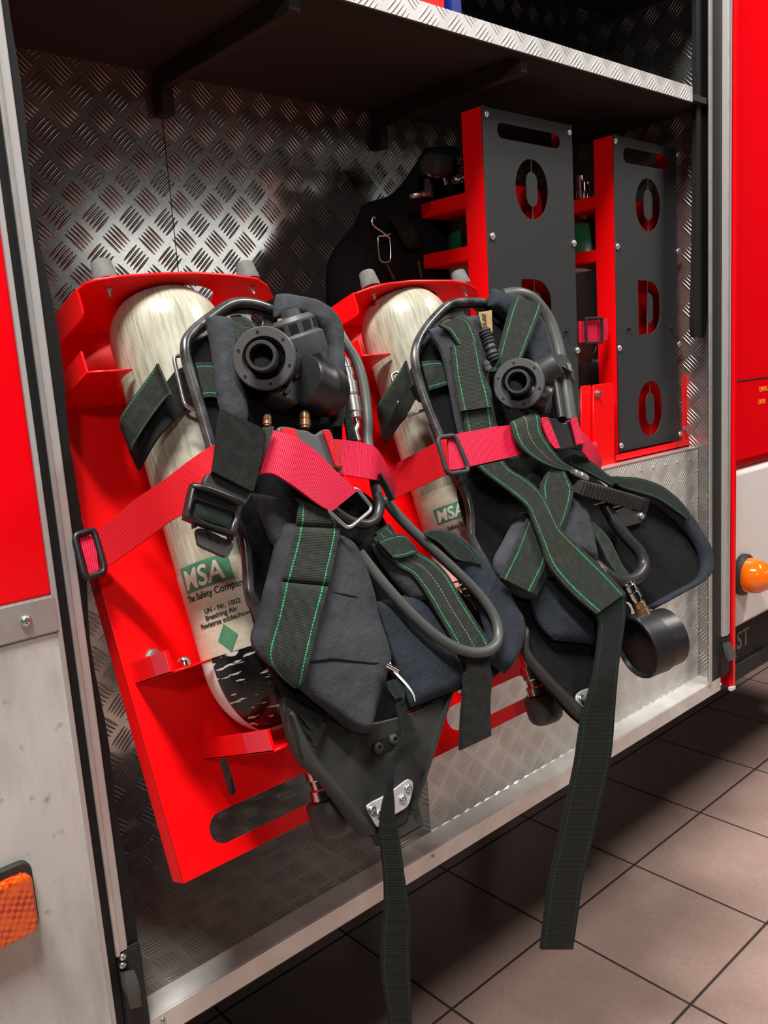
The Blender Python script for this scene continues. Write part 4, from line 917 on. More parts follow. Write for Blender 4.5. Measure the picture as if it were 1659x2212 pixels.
strap('buckle_strap', PR(c4, [((752, 1012), (770, 1070)), ((800, 1015), (830, 1090)), ((850, 1020), (880, 1100))], 0.276), 0.003, MAT['rweb'], bkl)
strap('buckle_strap', PR(c4, [((1052, 1030), (1100, 1030)), ((1085, 1120), (1128, 1110)), ((1120, 1220), (1160, 1210)), ((1145, 1290), (1182, 1285))], 0.2765), 0.003, MAT['rweb'], bkl)
rect_ring('steel_ring', c4, [(1285, 1432), (1412, 1590), (1235, 1735), (1075, 1590)], 0.270, 0.0028, MAT['steel'], rs, label='grey steel strap ring')
# ---------------------------------------------------------------- the farther set
A2 = empty('breathing_apparatus', R2.pt(UC, 0.15, WC), 'farther breathing set with a black cup-shaped valve dangling by its hose', 'breathing apparatus', 'breathing sets hung on the leaning racks')
lw1 = cyl_hit(*c5(520, 1340), R2)[1]; 
body2, lab2 = cylinder(R2, A2, ta0, (lw1 - (lv1 - lv0), lw1))
a0, v0, h = logo(R2, lab2, (612, 1405), (640, 1490), 'MSA', None, c5)
line(R2, lab2, c5, (655, 1537), 'The Safety Company', h * 0.36, 0.9)
ssheet('yoke_plate', c5, [(520, 600), (540, 440), (640, 300), (720, 242), (850, 232), (930, 240), (1100, 330), (1250, 520), (1300, 700), (1000, 640), (850, 420), (720, 330), (640, 380), (580, 480), (570, 600)], BW, 0.006, MAT['frame'], A2, 0.0015,
       holes=[[(800, 280), (790, 310), (850, 318), (865, 290), (840, 272)]], label='scuffed black yoke plate')
tube('frame_tube', PT(c5, [(930, 245, .21), (860, 238, .212), (740, 242, .214), (670, 275, .216), (570, 385, .218), (516, 490, .22), (512, 590, .22), (555, 760, .22), (620, 920, .22), (690, 1080, .22), (750, 1210, .218), (800, 1330, .216), (820, 1430, .215), (822, 1520, .214)], .21) +
     PT(cr_, [(140, 720, .212), (175, 790, .21), (215, 855, .208), (250, 930, .206)], .21), 0.0072, MAT['frame'], A2, n=6, seg=12, label='worn tubular backplate rim')
ssheet('back_cushion', c5, [(540, 620), (590, 440), (700, 370), (950, 350), (1200, 420), (1330, 640), (1420, 900), (1500, 1150), (1300, 1250), (900, 1250), (740, 1120), (640, 880)], 0.208, 0.012, MAT['fabd'], A2, 0.003)
ssheet('back_cushion', cr_, [(100, 430), (200, 300), (500, 260), (700, 350), (860, 480), (960, 640), (1010, 800), (980, 1000), (900, 1080), (860, 1200), (600, 1250), (430, 1240), (330, 1080), (230, 900), (160, 700)], 0.212, 0.02, MAT['fabd'], A2, 0.004, label='black cushion on the backplate')
lm2 = ssheet('lower_backplate', cr_, [(330, 1060), (430, 1250), (470, 1400), (540, 1480), (620, 1580), (690, 1650), (760, 1680), (830, 1500), (900, 1300), (960, 1080), (800, 1000), (560, 1020)], 0.214, 0.012, MAT['fabd'], A2, 0.003, label='black lower backplate')
strap('side_rim', PR(cr_, [((405, 1180), (430, 1170)), ((395, 1300), (430, 1290)), ((460, 1400), (500, 1385)), ((560, 1510), (600, 1490)), ((640, 1600), (690, 1570)), ((690, 1655), (745, 1630))], 0.218, 0.226), 0.014, MAT['shell'], lm2, 'pad', nx=8)
mp2 = sheet('mounting_plate', cr_, smooth_loop([(678, 1540), (685, 1515), (715, 1495), (760, 1490), (770, 1560), (720, 1585), (690, 1575)], 3), 0.2205, 0.004, MAT['alustrip'], lm2, 0.001, label='bare metal plate')
screw('plate_screw', Wp(*cr_(700, 1540), 0.2205), EW, 0.007, MAT['steel'], mp2)
cs2 = strap('cylinder_strap', PR(c5, [((560, 600), (640, 790)), ((490, 605), (540, 800)), ((470, 690), (510, 790)), ((430, 780), (460, 880))], 0.205, 0.19) + [(Wp(*c5(385, 870), .16), Wp(*c5(420, 930), .16)), (Wp(*c5(340, 960), .12), Wp(*c5(365, 1010), .12)), (Wp(*c5(328, 1010), .09), Wp(*c5(340, 1040), .09))], 0.004, MAT['velcro'], A2, n=6, label='black cylinder strap')
strap('strap_tail', PR(c5, [((458, 568), (500, 705)), ((430, 620), (475, 745)), ((370, 705), (430, 800)), ((308, 800), (380, 890)), ((300, 860), (350, 950)), ((318, 940), (335, 1000)), ((330, 1010), (340, 1040))], 0.21, 0.08), 0.003, MAT['velg'], cs2, n=6, label='dark green strap tail')
strap('strap_anchor', PR(c5, [((545, 575), (590, 735)), ((600, 568), (640, 720)), ((690, 572), (705, 700))], 0.216), 0.003, MAT['web'], cs2)
rect_ring('steel_ring', c5, [(376, 650, .16), (408, 628, .165), (560, 740, .195), (575, 838, .192), (455, 882, .172), (430, 850, .165)], 0.18, 0.0028, MAT['steel'], cs2, label='bent steel strap ring')
sp3 = strap('shoulder_pad', PR(c5, [((585, 395), (850, 310)), ((610, 440), (875, 400)), ((655, 520), (895, 480)), ((690, 640), (915, 640)), ((712, 760), (930, 760)), ((740, 900), (950, 900)), ((760, 990), (970, 960)), ((800, 1150), (1000, 1100))], 0.232), 0.030, MAT['fab'], A2, 'pad', n=6, nx=14, wr=0.002, seed=13, label='charcoal quilted shoulder pad')
strap('pad_webbing', PR(c5, [((640, 372), (755, 320)), ((690, 400), (810, 350)), ((722, 440), (840, 420)), ((748, 480), (855, 470))], 0.250), 0.004, MAT['web'], sp3)
strap('pad_webbing', PR(c5, [((706, 492), (845, 468)), ((712, 520), (858, 500)), ((725, 650), (885, 640)), ((745, 760), (915, 745)), ((762, 852), (932, 828))], 0.257), 0.006, MAT['web'], sp3, label='green webbing keeper with worn mark')
strap('pad_webbing', PR(c5, [((770, 850), (930, 830)), ((780, 900), (938, 890)), ((800, 1000), (950, 970))], 0.249), 0.004, MAT['web'], sp3)
sp4 = strap('shoulder_pad', PR(c5, [((935, 165), (925, 260)), ((1000, 190), (980, 300)), ((1090, 210), (1040, 360)), ((1180, 300), (1080, 440)), ((1240, 420), (1110, 520)), ((1255, 560), (1150, 600)), ((1250, 700), (1170, 720)), ((1270, 860), (1200, 880))], 0.226), 0.03, MAT['fabn'], A2, 'pad', n=6, nx=14, wr=0.003, seed=19, label='navy shoulder pad arching over the yoke')
strap('pad_webbing', PR(c5, [((1065, 208), (1220, 258)), ((1035, 290), (1200, 320)), ((1000, 420), (1150, 440)), ((970, 540), (1090, 580)), ((950, 600), (1020, 600)), ((945, 630), (985, 615))], 0.252), 0.004, MAT['web'], sp4, label='green webbing strap crossing the pad')
tg = sheet('name_tag', c5, [(868, 296), (940, 284), (944, 412), (908, 420), (890, 385)], 0.256, 0.002, MAT['tag'], sp4, 0.0004, label='tan leather tag')
o_ = Wp(*c5(915, 412), 0.2565); e1 = (Wp(*c5(905, 300), 0.2565) - o_).normalized(); e2 = EW.cross(e1)
place_mesh(text_mesh('lettering', '4075-810', 0.0145, 0.0002, 0, 0.0002, sx=0.62), Frame(o_, e1, e2, EW), MAT['ink'], tg, 'lettering', 0.0005)
tube('tether', PT(c5, [(895, 390), (910, 430), (925, 470), (950, 545), (958, 565)], 0.256), 0.0095, MAT['blackm'], sp4, n=8, seg=12, ribs=(0.0052, 0.12), label='ribbed black tether')
fitting(c5, (900, 570), (925, 630), 0.256, 0.007, MAT['greyp'], sp4, 'tether_end')
# hoses on the right
tube('air_hose', PT(c5, [(1000, 205, .21), (1090, 195, .222), (1170, 230, .226), (1250, 330, .226), (1300, 460, .226), (1335, 620, .226), (1360, 760, .226), (1380, 900, .224)], .22), 0.0125, MAT['hose'], A2, n=8, seg=14, label='grey rubber hose')
tube('air_hose', PT(c5, [(1060, 260, .216), (1160, 300, .22), (1230, 400, .222), (1270, 540, .222), (1300, 700, .222), (1330, 890, .222)], .22), 0.0085, MAT['hoseb'], A2, n=8, seg=12)
hc = strap('hose_clip', PR(c5, [((1270, 550), (1290, 600)), ((1320, 535), (1340, 610)), ((1360, 560), (1370, 640)), ((1390, 630), (1398, 690))], 0.246), 0.006, MAT['blackm'], A2, label='black hose clip')
sheet('clip_badge', c5, [(1362, 578), (1382, 585), (1392, 632), (1372, 620)], 0.252, 0.002, MAT['rubber'], hc)
# demand valve on the shoulder
g2_, P2, d2, r2 = regulator(c5, (1092, 698), 140 / 2.592, (1072, 668), 0.275, A2)
up2 = (MR[1] * -1); up2 = (up2 - d2 * up2.dot(d2)).normalized(); rt2 = d2.cross(up2); rt2 = rt2 if rt2.dot(MR[0]) > 0 else -rt2
lathe('valve_body', [(0, -0.06), (0.028, -0.06), (0.034, -0.052), (0.035, -0.032), (0.03, -0.027)], P2 + rt2 * 0.006, d2, MAT['blackm'], g2_, 32)
ax = (up2 * 0.5 + rt2 * 0.8 + d2 * 0.1).normalized()
lathe('valve_housing', [(0, 0), (0.024, 0), (0.025, 0.03), (0.022, 0.032), (0.022, 0.05), (0.02, 0.058), (0.0, 0.059)], P2 - d2 * 0.035 + rt2 * 0.012 + up2 * 0.006, ax, MAT['blackm'], g2_, 10, label='ridged black valve housing')
lathe('valve_housing', [(0, 0), (0.024, 0), (0.026, 0.03), (0.022, 0.04), (0, 0.041)], P2 - d2 * 0.035 + rt2 * 0.01 - up2 * 0.01, (rt2 * 0.8 - up2 * 0.3).normalized(), MAT['black'], g2_, 24)
# red holding strap of the farther rack
rs2 = strap('holding_strap', PR(c5, [((360, 1175), (395, 1345), .06, .06), ((440, 1125), (480, 1300), .11, .11), ((540, 1075), (580, 1255), .17, .17), ((640, 1020), (690, 1205), .225, .225), ((700, 1000), (750, 1180), .245, .245)], .2), 0.0022, MAT['rweb'], RK2, n=6, label='bright red holding strap')
strap('strap_run', PR(c5, [((690, 1000), (700, 1180)), ((728, 985), (740, 1178)), ((760, 975), (770, 1172)), ((870, 955), (890, 1145)), ((960, 938), (1000, 1120)), ((1050, 930), (1120, 1092)), ((1200, 905), (1230, 1060)), ((1260, 892), (1300, 1060))], 0.262), 0.003, MAT['pweb'], rs2, n=5, label='pink-red doubled strap')
rect_ring('strap_slide', c5, [(632, 1000), (732, 985), (815, 1185), (690, 1205)], 0.266, 0.0038, MAT['blackm'], rs2, label='dark rounded strap slide')
bk2 = ssheet('side_release_buckle', c5, [(1238, 890), (1300, 890), (1320, 908), (1345, 915), (1368, 900), (1400, 884), (1425, 905), (1455, 1040), (1445, 1062), (1400, 1055), (1310, 1068), (1290, 1030), (1255, 950)], 0.274, 0.010, MAT['black'], rs2, 0.003, n=3, label='black side release buckle')
strap('buckle_strap', PR(c5, [((1212, 888), (1250, 886)), ((1230, 950), (1272, 940)), ((1260, 1020), (1300, 1010)), ((1290, 1060), (1318, 1058))], 0.2765), 0.003, MAT['pweb'], bk2)
strap('buckle_strap', PR(c5, [((1375, 892), (1412, 888)), ((1395, 960), (1430, 950)), ((1415, 1040), (1450, 1030))], 0.2785), 0.003, MAT['pweb'], bk2)
strap('strap_run', PR(c5, [((1430, 960), (1440, 1075), .266, .266), ((1465, 985), (1470, 1110), .255, .255), ((1510, 1045), (1505, 1160), .235, .235), ((1548, 1110), (1535, 1190), .20, .20), ((1555, 1140), (1540, 1195), .15, .15)], 0.2), 0.0022, MAT['pweb'], rs2, n=6)
# webbing crossing in front
strap('webbing_loop', PR(c5, [((1040, 918), (1190, 850), .268, .268), ((1048, 940), (1205, 880), .276, .276), ((1075, 1020), (1215, 960), .278, .278), ((1135, 1090), (1262, 1045), .275, .275), ((1250, 1155), (1325, 1125), .27, .27), ((1380, 1190), (1400, 1170), .262, .262)], 0.27), 0.004, MAT['webmid'], A2, n=6, label='green webbing looped over the red strap')
cw = strap('crossing_webbing', PR(cr_, [((165, 350), (300, 322)), ((230, 405), (335, 365)), ((330, 480), (430, 425)), ((420, 560), (500, 495)), ((455, 640), (550, 590)), ((490, 730), (600, 680)), ((540, 870), (715, 785)), ((650, 1000), (830, 895)), ((775, 1108), (925, 1000))], 0.268), 0.004, MAT['web'], A2, n=7, label='broad green webbing crossing diagonally')
strap('webbing_loop', PR(cr_, [((335, 312), (345, 300)), ((440, 300), (455, 285)), ((535, 285), (555, 280)), ((545, 330), (590, 340)), ((510, 410), (625, 400)), ((490, 455), (657, 485)), ((510, 560), (625, 600)), ((530, 640), (585, 680))], 0.263), 0.004, MAT['web'], A2, n=6, label='green webbing folded back')
strap('belt_webbing', PR(cr_, [((590, 320), (660, 290)), ((680, 360), (740, 320)), ((780, 410), (830, 390)), ((850, 450), (890, 430))], 0.246), 0.004, MAT['webd'], A2)
# hip pads
hp2 = strap('hip_pad', PR(cr_, [((385, 585), (440, 590)), ((340, 660), (560, 650)), ((300, 740), (580, 760)), ((258, 820), (560, 850)), ((262, 880), (520, 920)), ((300, 940), (470, 1010)), ((380, 1010), (450, 1030))], 0.236), 0.03, MAT['fab'], A2, 'pad', n=6, wr=0.002, seed=41, label='charcoal hip pad')
strap('pad_webbing', PR(cr_, [((430, 600), (545, 650)), ((390, 700), (530, 730)), ((350, 790), (520, 840)), ((285, 920), (445, 1000))], 0.256), 0.004, MAT['web'], hp2)
strap('upper_pad', PR(cr_, [((640, 515), (715, 525)), ((600, 640), (745, 640)), ((590, 720), (770, 740)), ((680, 780), (790, 850))], 0.246), 0.02, MAT['fab'], A2, 'pad', wr=0.002, seed=44)
strap('lumbar_pad', PR(cr_, [((470, 940), (560, 900)), ((440, 1010), (720, 950)), ((480, 1150), (800, 1100)), ((560, 1240), (760, 1260))], 0.228), 0.024, MAT['fabn'], A2, 'pad', wr=0.003, seed=47)
wb_ = strap('waist_wing', PR(cr_, [((840, 430), (880, 400)), ((860, 540), (1040, 430)), ((880, 680), (1180, 520)), ((930, 820), (1290, 680)), ((980, 960), (1350, 800)), ((1040, 1060), (1340, 900)), ((1070, 1085), (1200, 1010))], 0.205), 0.024, MAT['fabd'], A2, 'pad', n=6, nx=14, wr=0.002, seed=51, label='opened black waist wing')
strap('wing_border', PR(cr_, [((845, 405), (860, 430)), ((980, 412), (980, 500)), ((1100, 455), (1080, 545)), ((1200, 540), (1180, 625)), ((1290, 650), (1260, 715)), ((1355, 770), (1310, 800)), ((1368, 860), (1320, 870)), ((1330, 935), (1290, 930)), ((1220, 1000), (1190, 985)), ((1120, 1055), (1090, 1040)), ((1050, 1085), (1040, 1070))], 0.226), 0.022, MAT['fabn'], wb_, 'pad', n=6, wr=0.002, seed=53, label='navy padded border of the wing')
strap('wing_webbing', PR(cr_, [((835, 402), (850, 432)), ((900, 403), (925, 465)), ((1000, 412), (1010, 490)), ((1110, 450), (1095, 520)), ((1200, 520), (1185, 580)), ((1258, 590), (1238, 620))], 0.242), 0.003, MAT['webd'], wb_)
sheet('wing_patch', cr_, [(860, 590), (920, 560), (1000, 570), (1040, 600), (1010, 640), (910, 665)], 0.224, 0.003, MAT['shell'], wb_)
screw('wing_rivet', Wp(*cr_(1008, 605), 0.225), EW, 0.007, MAT['steel'], wb_)
# ribbed black corrugated tube and a small fitting
rt_ = tube('corrugated_grip', PT(cr_, [(682, 452), (780, 480), (890, 510), (1000, 542)], 0.266), 0.0165, MAT['blackm'], A2, n=26, seg=4, ribs=(0.0085, 0.07), label='ribbed black rectangular grip')
lathe('grip_end', [(0, -0.004), (0.019, -0.004), (0.019, 0.006), (0.014, 0.006), (0.013, 0.0), (0, 0.0)], Wp(*cr_(1005, 545), 0.266), (Wp(*cr_(1005, 545), 0.266) - Wp(*cr_(890, 510), 0.266)), MAT['black'], rt_, 4)
fitting(cr_, (655, 375), (730, 412), 0.27, 0.007, MAT['steel'], A2)
tube('steel_loop', PT(cr_, [(760, 545), (830, 530), (900, 545), (850, 560)], 0.25), 0.003, MAT['steel'], A2)
sheet('chest_clip', cr_, smooth_loop([(420, 410), (440, 385), (480, 395), (500, 420), (480, 455)], 3), 0.245, 0.012, MAT['greyp'], A2, 0.002)
# dangling valve with hose
tube('air_hose', PT(cr_, [(820, 545, .244), (870, 630, .25), (930, 710, .255), (1000, 790, .26), (1022, 860, .262), (985, 920, .262), (910, 938, .26), (830, 900, .256), (770, 850, .25)], .25), 0.0108, MAT['hoseb'], A2, n=8, seg=14, label='black hose loop')
strap('tether_strap', PR(cr_, [((735, 630), (765, 640)), ((790, 740), (840, 720)), ((850, 860), (905, 850)), ((900, 920), (950, 910))], 0.252), 0.004, MAT['velg'], A2)
tube('steel_loop', PT(cr_, [(785, 840), (820, 870), (850, 890), (800, 880)], 0.262), 0.003, MAT['steel'], A2)
f1 = fitting(cr_, (935, 945), (985, 1040), 0.262, 0.0145, MAT['chrome'], A2, label='chrome hexagon fitting')
fitting(cr_, (985, 1035), (1030, 1125), 0.262, 0.0125, MAT['brass'], f1, label='brass end of the fitting')
Pq = Wp(*cr_(1075, 1245), 0.255)
axq = (MR[0] * -0.90 + MR[1] * 0.22 - MR[2] * 0.36).normalized()
lathe('demand_valve', [(0, -0.036), (0.046, -0.036), (0.05, -0.032), (0.0515, -0.002), (0.0545, 0.0), (0.0545, 0.006), (0.054, 0.008), (0.0555, 0.036), (0.054, 0.04), (0.05, 0.041), (0.048, 0.034), (0.02, 0.032), (0, 0.032)], Pq, axq, MAT['black'], A2, 44, label='black cup-shaped valve dangling by its hose')
# long strap hanging to the lower right
st = [((790, 1075), (915, 1005), .25, .262), ((800, 1140), (930, 1090), .25, .255)]
hang2 = PR(cr_, [((770, 1100, ), (925, 1000), .262, .262), ((790, 1180), (925, 1120), .258, .258), ((775, 1330), (900, 1300), .254, .254), ((755, 1450), (885, 1420), .25, .25)], 0.25)
yl = hang2[-1][0].y
hang2 += [(Yp(*cb(a, y), yl), Yp(*cb(b, y), yl)) for a, b, y in ((863, 1000, 290), (845, 992, 400), (830, 978, 500), (790, 935, 690), (752, 893, 870), (722, 862, 1000), (705, 845, 1130), (688, 824, 1270), (686, 822, 1284))]
strap('hanging_strap', hang2, 0.004, MAT['webh'], A2, n=6, label='long dark green strap hanging over the floor')
#=================================================================== UPRIGHT GREY-BACKED RACKS
YO = 0.088
FO = V(YO)
def cutter(TL, TR, fr):
    return fr.ab(*TL), fr.ab(*TR)
def stencil(fr, kind, L, T, R_, Bt, gap):
    """letter openings between left/right/top/bottom in frame coordinates, as stencil halves"""
    cx = (L + R_) / 2; w = R_ - L; out = []; st_ = w * 0.33; g = gap / 2
    rx, ry = w / 2, w * 0.55; ix, iy = w / 2 - st_, (w / 2 - st_) * 1.1
    ty, by = T - ry, Bt + ry
    if kind == 'O':
        iT, iB = T - (T - Bt) * 0.21, Bt + (T - Bt) * 0.21
        for s in (-1, 1):
            lp = [(cx + s * g, T - 0.0005)] + [(cx + s * (rx * sin(radians(a))), ty + ry * cos(radians(a))) for a in range(8, 91, 8)]
            lp += [(cx + s * (rx * cos(radians(a))), by - ry * sin(radians(a))) for a in range(0, 84, 8)] + [(cx + s * g, Bt + 0.0005)]
            lp += [(cx + s * g, iB)] + [(cx + s * (ix * cos(radians(a))), iB + iy - iy * sin(radians(a))) for a in range(80, -1, -16)]
            lp += [(cx + s * (ix * cos(radians(a))), iT - iy + iy * sin(radians(a))) for a in range(0, 81, 16)] + [(cx + s * g, iT)]
            out.append(lp)
    else:
        bx = L + w * 0.42
        out.append([(L, T), (bx - g, T), (bx - g, Bt), (L, Bt)])
        iT, iB = T - (T - Bt) * 0.22, Bt + (T - Bt) * 0.2
        xi = R_ - st_
        lp = [(bx + g, T)] + [(bx + (R_ - bx) * sin(radians(a)), T - ry * 0.9 + ry * 0.9 * cos(radians(a))) for a in range(20, 91, 10)]
        lp += [(bx + (R_ - bx) * cos(radians(a)), Bt + ry * 0.9 - ry * 0.9 * sin(radians(a))) for a in range(0, 81, 10)] + [(bx + g, Bt)]
        lp += [(bx + g, iB)] + [(bx + (xi - bx) * cos(radians(a)), iB + iy - iy * sin(radians(a))) for a in range(70, -1, -14)]
        lp += [(bx + (xi - bx) * cos(radians(a)), iT - iy + iy * sin(radians(a))) for a in range(0, 71, 14)] + [(bx + g, iT)]
        out.append(lp)
    return out
def odo(label, TL, TRp, BLz, slotp, lets, screws, nubs, backL):
    x0, z1 = FO.ab(*TL); x1, _ = FO.ab(*TRp)
    z0 = BLz
    R = empty('apparatus_rack', ((x0 + x1) / 2, YO + 0.05, z0), label, 'rack', 'upright grey-backed racks standing on the tread plate box')
    sx0, sz1 = FO.ab(*slotp[0]); sx1, sz0 = FO.ab(*slotp[1])
    loops = [[(x0, z0), (x1, z0), (x1, z1), (x1 - 0.006, z1), (x1 - 0.007, z1 - 0.003), (x0 + 0.013, z1 - 0.003), (x0 + 0.012, z1), (x0, z1)], rrect(sx0, sx1, sz0, sz1, (sz1 - sz0) / 2 - 0.001, 6)]
    for k, b in lets:
        L, T = FO.ab(*b[0]); R_, Bt = FO.ab(*b[1])
        loops += stencil(FO, k, L, T, R_, Bt, 0.0022)
    cp = plate('cover_plate', loops, FO, 0.0025, MAT['plateg'], R, 0.0004, label='grey plate with the letters O D O cut out')
    for p in screws: screw('cover_screw', FO.hit(*p), (0, -1, 0), 0.0075, MAT['zinc'], cp)
    for p in nubs: lathe('stop_pin', [(0, 0), (0.004, 0), (0.004, 0.008), (0, 0.009)], FO.hit(*p), (0, -1, 0), MAT['dark'], cp, 10)
    # bent top edge of the plate
    box('plate_fold', x0 + 0.012, x1 - 0.006, YO, YO + 0.006, z1 - 0.004, z1 - 0.002, MAT['plateg'], cp, 0.0008)
    yb = YO + 0.055
    for xx in (x0 - 0.001, x1 - 0.002):
        box('side_flange', xx, xx + 0.003, YO + 0.0028, yb, z0 - 0.004, z1 - 0.002, MAT['red'], R, 0.001, label='red side flange')
    # back sheet of the rack with cradle brackets pointing away
    box('back_panel', x0 + 0.002, x1 - 0.001, yb - 0.003, yb, z0, z1 - 0.13, MAT['red'], R)
    for (zz) in backL:
        bb = box('cradle_bracket', x0 + 0.004, x1 - 0.004, yb, yb + 0.14, zz - 0.003, zz, MAT['red'], R)
        for xx in (x0 + 0.001, x1 - 0.005): box('end_lip', xx, xx + 0.003, yb, yb + 0.145, zz - 0.001, zz + 0.027, MAT['red'], bb, 0.001)
    return R, x0, x1, z0, z1, yb
def zY(px, py, y=YO): return V(y).ab(px, py)[1]
K1 = lambda x, y: (830 + x / 2.001, y / 2.001)
zbt = zb1 + 0.004
k6 = lambda x, y: (1220 + x / 3.779, 640 + y / 3.779)
zo0 = zY(1333, 978)
OD1, ox0, ox1, oz0, oz1, oyb = odo('left upright grey-backed rack, its foot hidden by the farther breathing set', (1040, 226), (1235, 268), zo0, (K1(488, 527), K1(760, 645)),
    [('O', (K1(563, 676), K1(712, 955))), ('D', (K1(593, 1206), K1(728, 1445))), ('O', ((1152, 862), (1220, 985)))],
    [K1(440, 491), K1(799, 572), K1(467, 1022), K1(819, 1052), (1247, 757), (1066, 790)], [K1(784, 1432)], [zY(960, 455, 0.2), zY(968, 568, 0.2)])
OD2, px0, px1, pz0, pz1, pyb = odo('right upright grey-backed rack, fully visible beside the locker side wall', (1325, 289), (1460, 322), zo0, (K1(1033, 635), K1(1232, 738)),
    [('O', (K1(1085, 762), K1(1195, 1006))), ('D', (k6(598, -130), k6(780, 306))), ('O', (k6(597, 704), k6(798, 1122)))],
    [K1(998, 609), K1(1268, 667), K1(1007, 1066), K1(1269, 1086), k6(444, 424), k6(932, 392), k6(458, 1220), k6(940, 1124)], [k6(517, 262), k6(860, 256)], [zY(1290, 462, 0.2), zY(1290, 572, 0.2)])
# foot tray and brackets of the right hand rack
tz0 = zbt; tx0 = FO.ab(*k6(385, 1300))[0]; tx1 = FO.ab(*k6(1035, 1180))[0]
ty = YO - 0.012
tr = box('foot_tray', tx0, tx1, ty, YO + 0.06, tz0, tz0 + 0.004, MAT['red'], OD2)
box('tray_front', tx0, tx1, ty, ty + 0.003, tz0, zY(*k6(700, 1235), ty), MAT['red'], tr, 0.001)
ux0 = FO.ab(*k6(948, 900))[0]; ux1 = FO.ab(*k6(1012, 900))[0]
box('tray_upright', ux0, ux1, YO - 0.006, YO - 0.003, tz0, zY(*k6(980, 640)), MAT['red'], tr, 0.001)
for p in ((968, 1080), (1022, 1066)): lathe('spacer', [(0, 0), (0.006, 0), (0.006, 0.008), (0, 0.008)], V(YO - 0.006).hit(*k6(*p)), (0, -1, 0), MAT['steel'], tr, 14)
bk_ = plate('mounting_bracket', [[FO.ab(*k6(*p)) for p in ((205, 725), (350, 708), (375, 735), (378, 1370), (205, 1390))]], FO, 0.004, MAT['red'], OD2, 0.001, off=0.010)
plate('mounting_bracket', [[FO.ab(*k6(*p)) for p in ((125, 735), (200, 725), (215, 760), (215, 1390), (125, 1390))]], FO, 0.004, MAT['red'], OD2, 0.001, off=0.004)
hexbolt('bracket_bolt', FO.hit(*k6(265, 795), 0.010), (0, -1, 0), 0.0075, 0.008, MAT['steel'], bk_)
hexbolt('bracket_bolt', FO.hit(*k6(240, 1215), 0.010), (0, -1, 0), 0.0075, 0.006, MAT['redtape'], bk_)
box('foot_tray', ox0 - 0.004, ox1 + 0.004, ty, YO + 0.06, tz0, tz0 + 0.004, MAT['red'], OD1)
# short red strap with slide on the side of the right hand rack
ys = YO + 0.01
ss = strap('holding_strap', [(Yp(*k6(112, 205), ys), Yp(*k6(118, 380), ys)), (Yp(*k6(180, 200), ys), Yp(*k6(185, 375), ys)), (Yp(*k6(270, 195), ys), Yp(*k6(275, 365), ys)), (Yp(*k6(345, 180), ys), Yp(*k6(345, 355), ys))], 0.004, MAT['pweb'], OD2, n=4, label='short pink-red strap')
rb_ = [Yp(*k6(*p), ys - 0.008) for p in ((172, 195), (185, 182), (290, 178), (302, 190), (302, 358), (290, 374), (185, 380), (174, 368))]
tube('strap_slide', rb_, 0.0035, MAT['black'], ss, closed=True, n=3, label='black strap slide')
#=================================================================== BREATHING SETS ON THE UPRIGHT RACKS (seen from behind)
kb = lambda x, y: (700 + x / 4.608, 300 + y / 4.608)
def back_set(x_c, yb, z_base, label, harness=True):
    A = empty('breathing_apparatus', (x_c, yb + 0.09, z_base), label, 'breathing apparatus', 'breathing sets on the upright racks')
    r = 0.068; yc = yb + 0.086
    zsh = z_base + 0.50
    prof = [(0, 0.0), (0.03, 0.0), (0.055, 0.012), (r, 0.05), (r, 0.45)]
    lathe('cylinder', prof, (x_c, yc, z_base), (0, 0, 1), MAT['whitecyl'], A, 36, label='pale cylinder body')
    lathe('cylinder_shoulder', [(r + .0005, 0.44), (r, 0.475), (0.055, 0.515), (0.035, 0.54), (0.018, 0.55), (0, 0.55)], (x_c, yc, z_base), (0, 0, 1), MAT['greencyl'], A, 36, label='green painted cylinder shoulder')
    v = lathe('cylinder_valve', [(0, 0.54), (0.014, 0.54), (0.014, 0.565), (0.018, 0.567), (0.018, 0.59), (0.012, 0.592), (0.012, 0.615), (0.015, 0.617), (0.015, 0.64), (0.01, 0.645), (0, 0.645)], (x_c, yc, z_base), (0, 0, 1), MAT['chrome'], A, 20, label='chrome cylinder valve')
    return A, v, yc
zc1 = V(oyb + 0.086).ab(975, 520)[1] - 0.46
A3, v3, yc3 = back_set((ox0 + ox1) / 2 - 0.02, oyb, zc1, 'black-strapped breathing set with pressure fittings behind the left upright rack')
zc2 = V(pyb + 0.086).ab(1268, 545)[1] - 0.47
A4, v4, yc4 = back_set((px0 + px1) / 2 - 0.06, pyb, zc2, 'green-shouldered cylinder of the breathing set behind the right upright rack')
yh = 0.30
def YP(lst, y): return [(Yp(*kb(*a), y), Yp(*kb(*b), y)) for a, b in lst]
h1 = strap('harness_pad', YP([((1010, 90), (1290, 70)), ((930, 230), (1380, 230)), ((800, 420), (1400, 420)), ((660, 560), (1650, 560)), ((420, 640), (1650, 700)), ((370, 720), (1650, 800)), ((300, 860), (1650, 950)), ((200, 980), (1650, 1080)), ((100, 1120), (1650, 1250)), ((40, 1280), (1650, 1400)), ((30, 1500), (1050, 1600)), ((60, 1800), (1050, 1800))], yh), 0.05, MAT['fabd'], A3, 'pad', n=6, nx=16, wr=0.006, seed=61, wsc=10, label='bulky black harness')
yr = yh - 0.045
strap('webbing_tail', YP([((640, 760), (800, 755)), ((700, 870), (860, 840)), ((780, 1020), (930, 960)), ((830, 1095), (985, 1065))], yr), 0.004, MAT['velcro'], h1)
def yring(name, pts, rad, par, closed=True): return tube(name, [Yp(*kb(*p), yr) for p in pts], rad, MAT['steel'], par, closed=closed, n=4, seg=8)
yring('steel_ring', [(535, 990), (570, 968), (630, 970), (655, 1010), (662, 1180), (640, 1225), (585, 1225), (550, 1180)], 0.0016, h1)
